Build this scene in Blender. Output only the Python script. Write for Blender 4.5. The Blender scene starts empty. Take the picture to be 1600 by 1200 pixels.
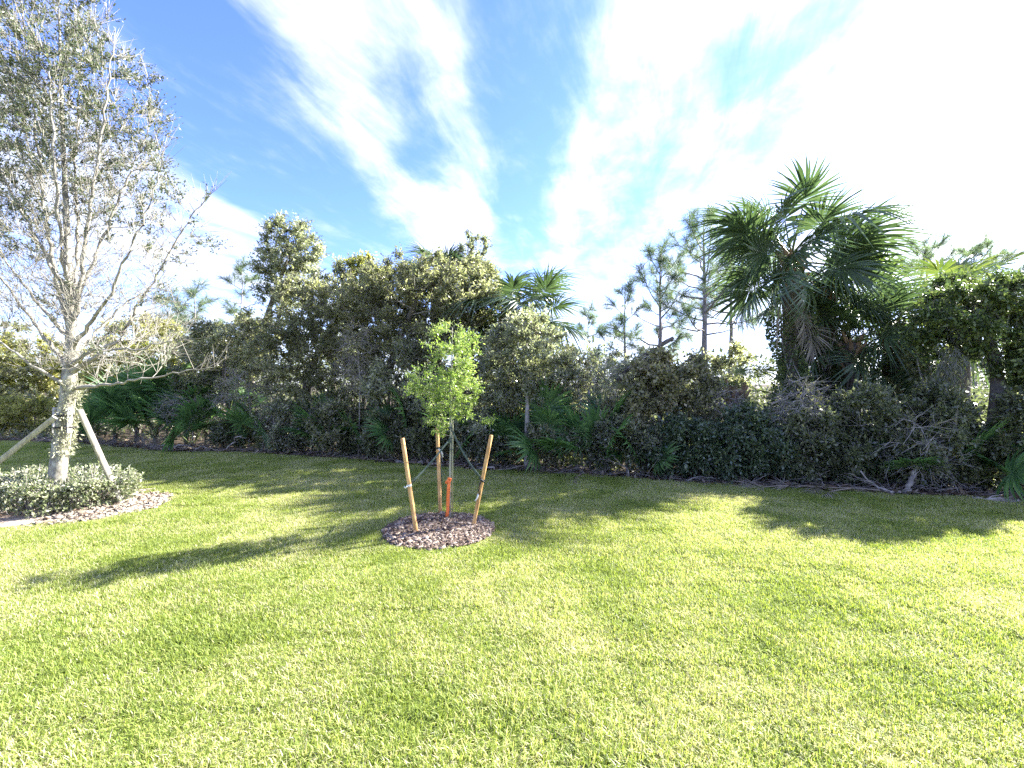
import bpy, math, random
import numpy as np
from mathutils import Vector, Matrix

# ------------------------------------------------------------------ camera, sky, sun, exposure
S = bpy.context.scene
COL = S.collection
FPX, CAMZ = 671.0, 1.55                      # focal length in photo pixels, eye height
cd = bpy.data.cameras.new('camera'); cd.sensor_width = 36; cd.lens = 36 * FPX / 1600
cd.clip_start = 0.05; cd.clip_end = 3000
cam = bpy.data.objects.new('camera', cd); COL.objects.link(cam)
cam.location = (0, 0, CAMZ); cam.rotation_euler = (math.radians(90), 0, 0)
S.camera = cam
S.view_settings.view_transform = 'Standard'; S.view_settings.look = 'None'
S.view_settings.exposure = 2.88; S.view_settings.gamma = 1; S.view_settings.use_curve_mapping = False
S.cycles.max_bounces = 8; S.cycles.diffuse_bounces = 7; S.cycles.glossy_bounces = 1
S.cycles.transmission_bounces = 3; S.cycles.transparent_max_bounces = 2
S.cycles.use_denoising = False

SUN_AZ, SUN_EL = math.radians(63.5), math.radians(33.5)      # azimuth clockwise from the view direction (+Y)
SUND = Vector((math.sin(SUN_AZ) * math.cos(SUN_EL), math.cos(SUN_AZ) * math.cos(SUN_EL), math.sin(SUN_EL)))
sl = bpy.data.lights.new('sun', 'SUN'); sl.energy = 4.2; sl.angle = math.radians(0.6); sl.color = (1, .95, .86)
so = bpy.data.objects.new('sun', sl); COL.objects.link(so)
so.rotation_euler = (-SUND).to_track_quat('-Z', 'Y').to_euler(); so.location = SUND * 60

W = bpy.data.worlds.new('World'); S.world = W; W.use_nodes = True; W.cycles.sampling_method = 'MANUAL'; W.cycles.sample_map_resolution = 256
def build_world():
    nt = W.node_tree; N = nt.nodes; L = nt.links; N.clear()
    def nd(t, **k):
        n = N.new(t)
        for a, b in k.items(): setattr(n, a, b)
        return n
    def m(op, a, b=None, c=None):
        n = nd('ShaderNodeMath', operation=op)
        for i, v in enumerate((a, b, c)):
            if v is None: continue
            if isinstance(v, (int, float)): n.inputs[i].default_value = v
            else: L.new(v, n.inputs[i])
        return n.outputs[0]
    out = nd('ShaderNodeOutputWorld'); bg = nd('ShaderNodeBackground'); bg.inputs['Strength'].default_value = 0.09
    sky = nd('ShaderNodeTexSky', sky_type='NISHITA', sun_disc=False)
    sky.sun_elevation = SUN_EL; sky.sun_rotation = SUN_AZ; sky.air_density = 1.0; sky.dust_density = 0.3; sky.ozone_density = 1.5
    tc = nd('ShaderNodeTexCoord'); sep = nd('ShaderNodeSeparateXYZ'); L.new(tc.outputs['Generated'], sep.inputs[0])
    X, Y, Z = sep.outputs
    zc = m('ADD', m('MAXIMUM', Z, 0.0), 0.03)
    u = m('DIVIDE', X, zc); v = m('DIVIDE', Y, zc)           # position on the flat cloud layer overhead
    def comb(a, b, c=0.0):
        n = nd('ShaderNodeCombineXYZ')
        for i, q in enumerate((a, b, c)):
            if isinstance(q, (int, float)): n.inputs[i].default_value = q
            else: L.new(q, n.inputs[i])
        return n.outputs[0]
    def noise(vec, scale, detail, rough=.55, dist=0.0):
        n = nd('ShaderNodeTexNoise'); n.inputs['Scale'].default_value = scale; n.inputs['Detail'].default_value = detail
        n.inputs['Roughness'].default_value = rough; n.inputs['Distortion'].default_value = dist
        L.new(vec, n.inputs['Vector']); return n.outputs[0]
    warp = noise(comb(u, m('MULTIPLY', v, .6)), 2.2, 3, .55, .3)
    uw = m('ADD', u, m('MULTIPLY', m('SUBTRACT', warp, .5), .3))
    # bands of cirrus running away from the viewer
    ramp = nd('ShaderNodeValToRGB'); ramp.color_ramp.interpolation = 'EASE'
    pts = [(-6, .7), (-3.4, .3), (-2.3, .75), (-1.55, .62), (-1.33, .05), (-.78, .0), (-.6, .55), (-.36, .68), (-.16, .6), (-.05, .05), (.14, .0),
           (.27, .54), (.42, .5), (.68, .28), (.95, .36), (1.5, .68), (2.4, 1.0), (4, .8), (6, .7)]
    el = ramp.color_ramp.elements
    while len(el) < len(pts): el.new(.5)
    for e, (p, q) in zip(el, pts): e.position = (p + 6) / 12; e.color = (q, q, q, 1)
    L.new(m('DIVIDE', m('ADD', uw, 6.0), 12.0), ramp.inputs[0])
    band = ramp.outputs[0]
    # lens shaped opening in the left band
    du = m('DIVIDE', m('ADD', uw, .36), .10); dv = m('DIVIDE', m('SUBTRACT', v, 1.62), .38)
    hole = m('POWER', 2.718, m('MULTIPLY', m('ADD', m('MULTIPLY', du, du), m('MULTIPLY', dv, dv)), -1.0))
    # farther off the layer breaks into streaks and closes up towards the horizon
    far = nd('ShaderNodeMapRange'); far.inputs[1].default_value = 2.3; far.inputs[2].default_value = 5.5; L.new(v, far.inputs[0])
    fn = noise(comb(m('MULTIPLY', u, .8), m('MULTIPLY', v, 1.5)), .8, 4, .6, .4)
    farc = m('ADD', m('MULTIPLY', m('SUBTRACT', fn, .5), 2.4), .62)
    mixf = m('ADD', m('MULTIPLY', band, m('SUBTRACT', 1.0, far.outputs[0])), m('MULTIPLY', farc, far.outputs[0]))
    mixf = m('MAXIMUM', mixf, m('MULTIPLY', m('SUBTRACT', band, .55), 1.9))
    mixf = m('SUBTRACT', mixf, m('MULTIPLY', hole, .7))
    # feathery strands
    st = noise(comb(m('ADD', m('MULTIPLY', u, 3.2), m('MULTIPLY', v, -.8)), m('MULTIPLY', v, 1.0), .3), 1.6, 5, .64, .5)
    st2 = noise(comb(m('MULTIPLY', u, 1.2), m('MULTIPLY', v, .9), 3.0), 3.2, 5, .62, .2)
    d = m('ADD', mixf, m('ADD', m('MULTIPLY', m('SUBTRACT', st, .5), 1.25), m('MULTIPLY', m('SUBTRACT', st2, .5), 1.0)))
    cl = nd('ShaderNodeMapRange', interpolation_type='SMOOTHSTEP'); cl.inputs[1].default_value = -.05; cl.inputs[2].default_value = 1.34
    L.new(d, cl.inputs[0]); cover = cl.outputs[0]
    # thin cloud scatters light forwards: brighter towards the sun
    dot = nd('ShaderNodeVectorMath', operation='DOT_PRODUCT'); L.new(tc.outputs['Generated'], dot.inputs[0]); dot.inputs[1].default_value = SUND
    c = m('MAXIMUM', dot.outputs['Value'], 0.0)
    ph = m('ADD', m('ADD', 2.7, m('MULTIPLY', m('POWER', c, 4.0), 2.0)), m('MULTIPLY', m('POWER', c, 24.0), 9.0))
    ccol = nd('ShaderNodeVectorMath', operation='SCALE'); ccol.inputs[0].default_value = (.97, 1.0, 1.03); L.new(ph, ccol.inputs['Scale'])
    tint = nd('ShaderNodeVectorMath', operation='MULTIPLY'); tint.inputs[1].default_value = SKYTINT
    L.new(sky.outputs[0], tint.inputs[0])
    mix = nd('ShaderNodeMix', data_type='RGBA'); L.new(cover, mix.inputs[0]); L.new(tint.outputs[0], mix.inputs[6]); L.new(ccol.outputs[0], mix.inputs[7])
    L.new(mix.outputs[2], bg.inputs['Color']); L.new(bg.outputs[0], out.inputs[0])
SKYTINT = (.385, .455, .85)
build_world()

# ------------------------------------------------------------------ helpers
def at(px, py, Y): return np.array([(px - 800) / FPX * Y, Y, CAMZ - (py - 600) / FPX * Y])
def edgeY(px): return 7.8 / (1 + 0.3 * (px - 800) / FPX)      # where lawn meets wood, along a sight line
def gx(px, Y): return (px - 800) / FPX * Y
def nrm(a): return a / np.maximum(np.linalg.norm(a, axis=-1, keepdims=True), 1e-9)
def ground_z(x, y):
    x = np.asarray(x, float); y = np.asarray(y, float)
    z = .035 * np.sin(x * .55 + .7) * np.sin(y * .6 - .4) + .02 * np.sin(x * 1.3 + y * .9)
    e = (y - (7.8 - .3 * x))                                   # beyond the edge the ground dips a little
    return z * np.clip((y - 1) / 5, 0, 1) - .10 * np.clip((e + .35) / 1.2, 0, 1)

def mesh_np(name, V, F, mats, attrs=None, smooth=False, mi=None):
    """V (n,3), F (m,k) with one polygon size k"""
    V = np.asarray(V, np.float32); F = np.asarray(F, np.int32)
    me = bpy.data.meshes.new(name)
    me.vertices.add(len(V)); me.vertices.foreach_set('co', V.ravel())
    k = F.shape[1]
    me.loops.add(F.size); me.loops.foreach_set('vertex_index', F.ravel())
    me.polygons.add(len(F)); me.polygons.foreach_set('loop_start', np.arange(0, F.size, k, dtype=np.int32))
    if smooth: me.polygons.foreach_set('use_smooth', np.ones(len(F), bool))
    if mi is not None: me.polygons.foreach_set('material_index', np.asarray(mi, np.int32))
    me.update(calc_edges=True)
    m0 = mats[0] if isinstance(mats, (list, tuple)) else mats
    if attrs and m0.name in BIG and len(F) > 400:          # slow drifts of colour through a crown
        big, sc = BIG[m0.name]; c = V[F[:, 0]].astype(float) * sc * 1.6 + len(F) % 17
        dr = np.sin(c[:, 0] * 1.1 + 1.3 * np.sin(c[:, 2] * .9)) * np.sin(c[:, 1] * 1.3 + np.sin(c[:, 0] * 1.7)) * .5 + .5 * np.sin(c[:, 2] * 2.1 + 1.2 * np.sin(c[:, 0] * 2.3 + c[:, 1]))
        attrs = {k: np.clip(np.asarray(v) + big * .5 * dr, 0, 1) for k, v in attrs.items()}
    for an, av in (attrs or {}).items():
        a = me.attributes.new(an, 'FLOAT', 'FACE'); a.data.foreach_set('value', np.asarray(av, np.float32))
    for m in (mats if isinstance(mats, (list, tuple)) else [mats]): me.materials.append(m)
    return me
def link(name, me, parent=None, loc=None):
    o = bpy.data.objects.new(name, me); COL.objects.link(o)
    if parent is not None: o.parent = parent
    if loc is not None: o.location = loc
    return o
def tag(o, label=None, cat=None, group=None, kind=None):
    if label: o['label'] = label
    if cat: o['category'] = cat
    if group: o['group'] = group
    if kind: o['kind'] = kind
    return o
def thing(name, loc, label, cat, group=None):
    o = link(name, None, None, Vector(loc)); o.empty_display_size = .2
    return tag(o, label, cat, group)

# ------------------------------------------------------------------ materials
def base_mat(name):
    m = bpy.data.materials.new(name); m.use_nodes = True; m.node_tree.nodes.clear(); return m, m.node_tree.nodes, m.node_tree.links
def ramp_node(N, cols, pos=None):
    r = N.new('ShaderNodeValToRGB'); el = r.color_ramp.elements
    while len(el) < len(cols): el.new(.5)
    for i, c in enumerate(cols):
        el[i].position = pos[i] if pos else i / max(1, len(cols) - 1); el[i].color = (*c, 1)
    return r
BIG = {}
def leaf_mat(name, cols, pos=None, transl=.35, rough=.42, spec=.5, big=.35, tcol=1.5, bscale=1.1):
    """colour by leaf ('rnd' face attribute) and by slow drifts through the crown"""
    m, N, L = base_mat(name)
    out = N.new('ShaderNodeOutputMaterial'); p = N.new('ShaderNodeBsdfPrincipled'); t = N.new('ShaderNodeBsdfTranslucent')
    mx = N.new('ShaderNodeMixShader'); mx.inputs[0].default_value = transl
    a = N.new('ShaderNodeAttribute'); a.attribute_name = 'rnd'; BIG[m.name] = big, bscale
    r = ramp_node(N, cols, pos); L.new(a.outputs['Fac'], r.inputs[0])
    L.new(r.outputs[0], p.inputs['Base Color']); p.inputs['Roughness'].default_value = rough; p.inputs['Specular IOR Level'].default_value = spec
    v = N.new('ShaderNodeVectorMath'); v.operation = 'MULTIPLY'; v.inputs[1].default_value = (tcol * .92, tcol, tcol * .62)
    L.new(r.outputs[0], v.inputs[0]); L.new(v.outputs[0], t.inputs['Color'])
    L.new(p.outputs[0], mx.inputs[1]); L.new(t.outputs[0], mx.inputs[2]); L.new(mx.outputs[0], out.inputs[0])
    return m
def solid_mat(name, cols, scale=(8, 8, 8), pos=None, rough=.85, bump=.3, detail=6, spec=.3, ramp_noise=.6, bdist=.02):
    m, N, L = base_mat(name)
    out = N.new('ShaderNodeOutputMaterial'); p = N.new('ShaderNodeBsdfPrincipled')
    tc = N.new('ShaderNodeTexCoord'); mp = N.new('ShaderNodeMapping'); mp.inputs['Scale'].default_value = scale
    no = N.new('ShaderNodeTexNoise'); no.inputs['Scale'].default_value = 1; no.inputs['Detail'].default_value = detail; no.inputs['Roughness'].default_value = ramp_noise
    L.new(tc.outputs['Object'], mp.inputs[0]); L.new(mp.outputs[0], no.inputs['Vector'])
    r = ramp_node(N, cols, pos); L.new(no.outputs[0], r.inputs[0]); L.new(r.outputs[0], p.inputs['Base Color'])
    p.inputs['Roughness'].default_value = rough; p.inputs['Specular IOR Level'].default_value = spec
    if bump:
        b = N.new('ShaderNodeBump'); b.inputs['Strength'].default_value = bump; b.inputs['Distance'].default_value = bdist
        L.new(no.outputs[0], b.inputs['Height']); L.new(b.outputs[0], p.inputs['Normal'])
    L.new(p.outputs[0], out.inputs[0])
    return m

M = {}
M['oak'] = leaf_mat('oak_leaf', [(.034, .05, .026), (.075, .098, .052), (.135, .16, .098), (.25, .27, .19)], transl=.26, rough=.38, big=.25)
M['myrtle'] = leaf_mat('scrub_leaf', [(.075, .08, .045), (.155, .162, .095), (.25, .25, .16), (.46, .44, .33)], transl=.56, rough=.28, spec=.9, big=.5)
M['greygreen'] = leaf_mat('grey_green_leaf', [(.085, .095, .065), (.17, .182, .125), (.27, .28, .205), (.48, .48, .39)], transl=.54, rough=.28, spec=.9, big=.4)
M['olive'] = leaf_mat('olive_leaf', [(.12, .135, .04), (.23, .235, .075), (.34, .32, .12), (.46, .42, .22)], transl=.58, rough=.5, big=.5)
M['holly'] = leaf_mat('holly_leaf', [(.026, .045, .024), (.048, .078, .038), (.078, .115, .058), (.13, .17, .095)], transl=.22, rough=.3, spec=.8, big=.3)
M['bright'] = leaf_mat('young_leaf', [(.1, .17, .03), (.17, .255, .05), (.26, .335, .085), (.4, .45, .19)], transl=.4, rough=.42, big=.25, tcol=1.7)
M['hedge'] = leaf_mat('hedge_leaf', [(.05, .08, .03), (.13, .16, .075), (.26, .28, .17), (.48, .48, .37)], transl=.25, rough=.35, big=.2)
M['ivy'] = leaf_mat('vine_leaf', [(.036, .06, .024), (.075, .112, .038), (.125, .165, .056), (.19, .215, .095)], transl=.3, rough=.4, big=.3)
M['brownvine'] = leaf_mat('dry_vine_leaf', [(.07, .075, .04), (.15, .155, .08), (.24, .225, .125), (.4, .36, .24)], transl=.3, rough=.5, big=.5, bscale=2)
M['pine'] = leaf_mat('pine_needle', [(.075, .11, .065), (.12, .165, .1), (.17, .215, .135)], transl=.45, rough=.5, big=.2)
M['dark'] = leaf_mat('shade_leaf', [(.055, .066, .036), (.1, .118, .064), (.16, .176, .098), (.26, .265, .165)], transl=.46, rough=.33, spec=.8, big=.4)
M['far'] = leaf_mat('far_leaf', [(.06, .075, .045), (.11, .13, .075), (.17, .19, .11), (.25, .25, .16)], transl=.35, rough=.45, big=.4, bscale=.5)
M['frond'] = leaf_mat('palm_frond', [(.034, .06, .032), (.058, .095, .046), (.09, .135, .068), (.135, .18, .095)], transl=.27, rough=.34, big=.25, tcol=1.5)
M['frond_y'] = leaf_mat('pale_palm_frond', [(.055, .09, .022), (.095, .135, .032), (.14, .175, .045), (.19, .2, .07)], transl=.34, rough=.4, big=.25, tcol=1.4)
M['palmetto'] = leaf_mat('palmetto_frond', [(.035, .08, .03), (.06, .13, .046), (.095, .18, .065), (.14, .235, .09)], transl=.38, rough=.4, big=.25, tcol=1.7)
M['dead'] = leaf_mat('dead_frond', [(.11, .1, .085), (.2, .175, .14), (.28, .25, .2), (.36, .32, .26)], transl=.15, rough=.8, spec=.2, big=.3)
M['rust'] = leaf_mat('rust_frond', [(.09, .045, .022), (.16, .085, .04), (.22, .13, .07)], transl=.2, rough=.8, spec=.2, big=.3)
M['moss'] = leaf_mat('spanish_moss', [(.08, .085, .075), (.14, .145, .125), (.2, .2, .175)], transl=.2, rough=.9, spec=.1, big=.2)
M['tuft'] = leaf_mat('pale_lichen', [(.2, .2, .13), (.34, .34, .25), (.46, .46, .36)], transl=.2, rough=.9, spec=.1, big=.1)
M['chip'] = leaf_mat('bark_chip', [(.035, .023, .018), (.085, .06, .047), (.16, .122, .098), (.32, .27, .23)], transl=0, rough=.85, spec=.2, big=.1)
M['litter'] = leaf_mat('leaf_litter', [(.05, .032, .02), (.11, .075, .05), (.18, .14, .1), (.27, .23, .18)], transl=.05, rough=.9, spec=.2, big=.3)
M['palelitter'] = leaf_mat('pale_leaf_litter', [(.09, .065, .046), (.18, .145, .112), (.3, .26, .212), (.47, .43, .375)], transl=.05, rough=.9, spec=.2, big=.3)
M['bark'] = solid_mat('bark', [(.05, .042, .034), (.12, .105, .085), (.21, .19, .16)], (14, 14, 5), [.3, .52, .75], bump=.7)
M['oakbark'] = solid_mat('lichen_bark', [(.07, .066, .055), (.19, .18, .15), (.33, .32, .28), (.42, .46, .4)], (16, 16, 9), [.3, .45, .6, .75], bump=.6, bdist=.012)
M['palebark'] = solid_mat('pale_twig_bark', [(.13, .12, .1), (.26, .245, .21), (.38, .365, .325)], (12, 12, 12), [.3, .5, .75], bump=.2)
M['greytwig'] = solid_mat('grey_twig', [(.16, .148, .135), (.31, .29, .27), (.45, .43, .405)], (10, 10, 10), [.3, .5, .75], bump=0)
M['pinebark'] = solid_mat('pine_bark', [(.13, .115, .105), (.26, .24, .225), (.37, .345, .33)], (9, 9, 3), [.3, .5, .75], bump=.4)
M['palmbark'] = solid_mat('palm_bark', [(.04, .034, .028), (.11, .095, .08), (.22, .19, .155)], (10, 10, 22), [.3, .5, .75], bump=.9, bdist=.04)
M['boot'] = solid_mat('palm_boot', [(.11, .07, .04), (.24, .16, .09), (.34, .25, .15)], (10, 10, 14), [.3, .5, .75], bump=.4)
M['petiole'] = solid_mat('petiole', [(.07, .1, .03), (.13, .16, .055)], (3, 3, 3), bump=0, rough=.5)
M['deadpetiole'] = solid_mat('dead_petiole', [(.16, .13, .09), (.3, .26, .2)], (6, 6, 6), bump=0)
M['log'] = solid_mat('weathered_log', [(.1, .09, .08), (.24, .215, .19), (.4, .37, .33)], (9, 9, 9), [.3, .5, .72], bump=.5)
M['stake'] = solid_mat('stake_wood', [(.3, .16, .06), (.5, .3, .12), (.66, .44, .22)], (55, 55, 4), [.32, .5, .68], rough=.65, bump=.4)
M['lumber'] = solid_mat('weathered_lumber', [(.26, .245, .225), (.42, .4, .375), (.52, .5, .47)], (26, 26, 2), [.3, .5, .7], rough=.75, bump=.2)
M['strap'] = solid_mat('green_strap', [(.04, .065, .052), (.075, .105, .088)], (60, 60, 60), rough=.6, bump=.1)
M['strapwhite'] = solid_mat('strap_underside', [(.55, .55, .52), (.7, .7, .67)], (40, 40, 40), rough=.6, bump=0)
M['band'] = solid_mat('black_band', [(.015, .015, .015), (.035, .033, .03)], (20, 20, 20), rough=.6, bump=0)
M['orange'] = solid_mat('orange_tape', [(.8, .16, .035), (.9, .24, .07)], (30, 30, 12), rough=.35, bump=.15)
M['sapling'] = solid_mat('sapling_bark', [(.16, .17, .12), (.3, .3, .23), (.42, .41, .35)], (20, 20, 8), [.3, .5, .75], bump=.2)
M['bamboo'] = solid_mat('bamboo', [(.22, .24, .12), (.38, .36, .22)], (12, 12, 6), rough=.5, bump=.1)

def ground_mat(name, cols, scale, pos, col2=None, s2=.5):
    m, N, L = base_mat(name)
    out = N.new('ShaderNodeOutputMaterial'); p = N.new('ShaderNodeBsdfPrincipled'); p.inputs['Roughness'].default_value = .95; p.inputs['Specular IOR Level'].default_value = .15
    g = N.new('ShaderNodeNewGeometry'); no = N.new('ShaderNodeTexNoise'); no.inputs['Scale'].default_value = scale; no.inputs['Detail'].default_value = 8; no.inputs['Roughness'].default_value = .7
    L.new(g.outputs['Position'], no.inputs['Vector']); r = ramp_node(N, cols, pos); L.new(no.outputs[0], r.inputs[0])
    c = r.outputs[0]
    if col2:
        n2 = N.new('ShaderNodeTexNoise'); n2.inputs['Scale'].default_value = s2; n2.inputs['Detail'].default_value = 4; L.new(g.outputs['Position'], n2.inputs['Vector'])
        rr = ramp_node(N, [(0, 0, 0), (1, 1, 1)], [.45, .62]); L.new(n2.outputs[0], rr.inputs[0])
        mx = N.new('ShaderNodeMix'); mx.data_type = 'RGBA'; L.new(rr.outputs[0], mx.inputs[0]); L.new(c, mx.inputs[6]); mx.inputs[7].default_value = (*col2, 1); c = mx.outputs[2]
    L.new(c, p.inputs['Base Color'])
    b = N.new('ShaderNodeBump'); b.inputs['Strength'].default_value = .6; b.inputs['Distance'].default_value = .03; L.new(no.outputs[0], b.inputs['Height']); L.new(b.outputs[0], p.inputs['Normal'])
    L.new(p.outputs[0], out.inputs[0]); return m
M['soil'] = ground_mat('forest_soil', [(.022, .016, .011), (.05, .038, .027), (.1, .08, .06)], 9, [.3, .5, .75])
M['thatch'] = ground_mat('lawn_thatch', [(.14, .15, .05), (.24, .25, .08), (.36, .34, .16)], 14, [.3, .5, .72], (.18, .25, .05), .7)
M['bed'] = ground_mat('mulch_soil', [(.1, .065, .045), (.24, .17, .13), (.42, .34, .28)], 22, [.3, .5, .7], (.42, .38, .325), 1.3)
M['sand'] = ground_mat('sand_fringe', [(.34, .3, .24), (.48, .44, .37), (.6, .56, .49)], 30, [.3, .5, .7])

def grass_mat():
    m, N, L = base_mat('grass_blade')
    out = N.new('ShaderNodeOutputMaterial'); p = N.new('ShaderNodeBsdfPrincipled'); t = N.new('ShaderNodeBsdfTranslucent'); mx = N.new('ShaderNodeMixShader'); mx.inputs[0].default_value = .48
    a = N.new('ShaderNodeAttribute'); a.attribute_name = 'rnd'
    g = N.new('ShaderNodeNewGeometry')
    def no(s, d, r=.6):
        n = N.new('ShaderNodeTexNoise'); n.inputs['Scale'].default_value = s; n.inputs['Detail'].default_value = d; n.inputs['Roughness'].default_value = r; L.new(g.outputs['Position'], n.inputs['Vector']); return n.outputs[0]
    def mt(op, x, y, z=None):
        n = N.new('ShaderNodeMath'); n.operation = op
        for i, q in enumerate((x, y, z)):
            if q is None: continue
            if isinstance(q, (int, float)): n.inputs[i].default_value = q
            else: L.new(q, n.inputs[i])
        return n.outputs[0]
    patch = mt('ADD', mt('MULTIPLY', mt('SUBTRACT', no(.55, 2), .5), 2.1), mt('MULTIPLY', mt('SUBTRACT', no(2.2, 3), .5), 1.5))
    green = ramp_node(N, [(.135, .193, .038), (.225, .292, .06), (.32, .378, .1), (.45, .475, .22)], [0, .35, .7, 1]); L.new(mt('ADD', a.outputs['Fac'], mt('MULTIPLY', patch, .35)), green.inputs[0])
    straw = ramp_node(N, [(.38, .35, .19), (.53, .5, .32), (.66, .64, .5)]); L.new(a.outputs['Fac'], straw.inputs[0])
    # share of dry blades follows the patches
    f2 = mt('FRACT', mt('MULTIPLY', a.outputs['Fac'], 37.3), 0.0)
    dry = mt('LESS_THAN', f2, mt('ADD', mt('MULTIPLY', patch, .55), .2))
    mc = N.new('ShaderNodeMix'); mc.data_type = 'RGBA'; L.new(dry, mc.inputs[0]); L.new(green.outputs[0], mc.inputs[6]); L.new(straw.outputs[0], mc.inputs[7])
    L.new(mc.outputs[2], p.inputs['Base Color']); p.inputs['Roughness'].default_value = .5; p.inputs['Specular IOR Level'].default_value = .35
    v = N.new('ShaderNodeVectorMath'); v.operation = 'MULTIPLY'; v.inputs[1].default_value = (1.3, 1.3, .7); L.new(mc.outputs[2], v.inputs[0]); L.new(v.outputs[0], t.inputs['Color'])
    L.new(p.outputs[0], mx.inputs[1]); L.new(t.outputs[0], mx.inputs[2]); L.new(mx.outputs[0], out.inputs[0]); return m
M['grass'] = grass_mat()

# ------------------------------------------------------------------ ground, lawn, grass
BED1 = (-.765, 4.53, .54, .54)          # mulch ring of the staked tree: centre, radii
BED2 = (-6.0, 5.5, 1.5, .93)            # bed of the hedge
def grid_sheet(name, x0, x1, nx, y0, y1, ny, keep, z, mat, smooth=True):
    xs = np.linspace(x0, x1, nx); ys = np.linspace(y0, y1, ny); X, Y = np.meshgrid(xs, ys)
    V = np.stack([X, Y, z(X, Y)], -1).reshape(-1, 3)
    i = np.arange((ny - 1) * (nx - 1)); r = i // (nx - 1); c = i % (nx - 1); a = r * nx + c
    F = np.stack([a, a + 1, a + nx + 1, a + nx], 1)
    if keep is not None:
        ce = V[F].mean(1); F = F[keep(ce[:, 0], ce[:, 1])]
    return mesh_np(name, V, F, mat, smooth=smooth)
def soil_z(X, Y):
    near = np.clip(1 - (np.maximum(abs(X), abs(Y)) - 25) / 10, 0, 1)
    return (ground_z(X, Y) - .012) * near - .12 * (1 - near)
# soil sheet to the horizon: a fine middle and a coarse surround in one mesh
xs = np.unique(np.concatenate([np.linspace(-35, 35, 141), -np.geomspace(35, 1500, 14), np.geomspace(35, 1500, 14)]))
X, Y = np.meshgrid(xs, xs); nx = len(xs)
i = np.arange((nx - 1) ** 2); a = (i // (nx - 1)) * nx + i % (nx - 1)
tag(link('ground', mesh_np('ground', np.stack([X, Y, soil_z(X, Y)], -1).reshape(-1, 3), np.stack([a, a + 1, a + nx + 1, a + nx], 1), M['soil'], smooth=True)),
    'dark leaf strewn soil under the wood', 'ground', kind='structure')
# lawn: rows follow the wood's edge
def lawn():
    xs = np.linspace(-26, 18, 120); t = np.linspace(0, 1, 60)
    X, T = np.meshgrid(xs, t)
    E = 7.8 - .3 * X + .16 * np.sin(X * 1.7) + .1 * np.sin(X * 4.1 + 1)
    Y = -8 + T * (E + 8)
    Z = ground_z(X, Y) + .004
    V = np.stack([X, Y, Z], -1).reshape(-1, 3); nx = 120
    i = np.arange(59 * 119); a = (i // 119) * nx + i % 119
    return mesh_np('lawn', V, np.stack([a, a + 1, a + nx + 1, a + nx], 1), M['thatch'], smooth=True)
tag(link('lawn', lawn()), 'mown sunlit lawn running up to the wood', 'lawn', kind='structure')

def disc_sheet(name, bed, dz, mat, seed, wob=.06, mound=0.0, off=(0, 0), scale=1.0):
    r = np.random.default_rng(seed); n = 64; th = np.linspace(0, 2 * np.pi, n, endpoint=False)
    w = scale * (1 + wob * (np.sin(3 * th + r.uniform(0, 6)) * .5 + np.sin(7 * th + r.uniform(0, 6)) * .3 + np.sin(13 * th + 2) * .25))
    V = []; rings = [0.02, .3, .6, .85, 1.0]
    for q in rings:
        x = bed[0] + off[0] + bed[2] * w * q * np.cos(th); y = bed[1] + off[1] + bed[3] * w * q * np.sin(th)
        V.append(np.stack([x, y, ground_z(x, y) + dz + mound * (1 - q * q)], 1))
    F = []
    for k in range(len(rings) - 1):
        for j in range(n): F.append([k * n + j, (k + 1) * n + j, (k + 1) * n + (j + 1) % n, k * n + (j + 1) % n])
    return mesh_np(name, np.concatenate(V), F, mat, smooth=True)
tag(link('sand_fringe', disc_sheet('sand_fringe', BED1, .008, M['sand'], 2, .09, off=(-.07, .03), scale=1.06)), 'bare grey sand fringe round the mulch ring', 'ground', kind='structure')
tag(link('mulch_bed', disc_sheet('mulch_bed', BED1, .013, M['bed'], 3, .05, .03)), 'round bed of bark mulch under the staked tree', 'ground', kind='structure')
tag(link('hedge_bed', disc_sheet('hedge_bed', BED2, .010, M['bed'], 4, .05, .02)), 'sandy mulch bed round the low hedge', 'ground', kind='structure')

def chips(name, bed, n, seed, size, mat, label, ez=.02, rmax=1.0, keep=None):
    r = np.random.default_rng(seed); th = r.uniform(0, 2 * np.pi, n); q = np.sqrt(r.uniform(0, 1, n)) * rmax
    P = np.stack([bed[0] + bed[2] * q * np.cos(th), bed[1] + bed[3] * q * np.sin(th)], 1)
    if keep is not None:
        k = keep(P); P = P[k]; q = q[k]; n = len(P)
    z = ground_z(P[:, 0], P[:, 1]) + ez + .03 * (1 - q * q) + r.uniform(0, .015, n)
    az = r.uniform(0, 2 * np.pi, n); tl = r.normal(0, .3, n)
    A = np.stack([np.cos(az) * np.cos(tl), np.sin(az) * np.cos(tl), np.sin(tl)], 1)
    B = nrm(np.cross(A, nrm(np.stack([r.normal(0, .35, n), r.normal(0, .35, n), np.ones(n)], 1)))); C = np.cross(B, A)
    l = (size * np.clip(r.lognormal(-.25, .5, n), .25, 2.2) / 2)[:, None]; w = l * r.uniform(.22, .5, n)[:, None]; h = l * r.uniform(.1, .22, n)[:, None]
    c = np.concatenate([P, z[:, None]], 1)
    cor = [c + sx * A * l * (1 if sz < 0 else .85) + sy * B * w + sz * C * h for sz in (-1, 1) for sx, sy in ((-1, -1), (1, -1), (1, 1), (-1, 1))]
    V = np.stack(cor, 1).reshape(-1, 3); f = np.array([[0, 1, 5, 4], [1, 2, 6, 5], [2, 3, 7, 6], [3, 0, 4, 7], [4, 5, 6, 7]])
    F = (np.arange(n)[:, None, None] * 8 + f[None]).reshape(-1, 4)
    return tag(link(name, mesh_np(name, V, F, mat, {'rnd': np.repeat(r.uniform(0, 1, n), 5)})), label, 'mulch', kind='stuff')
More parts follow.
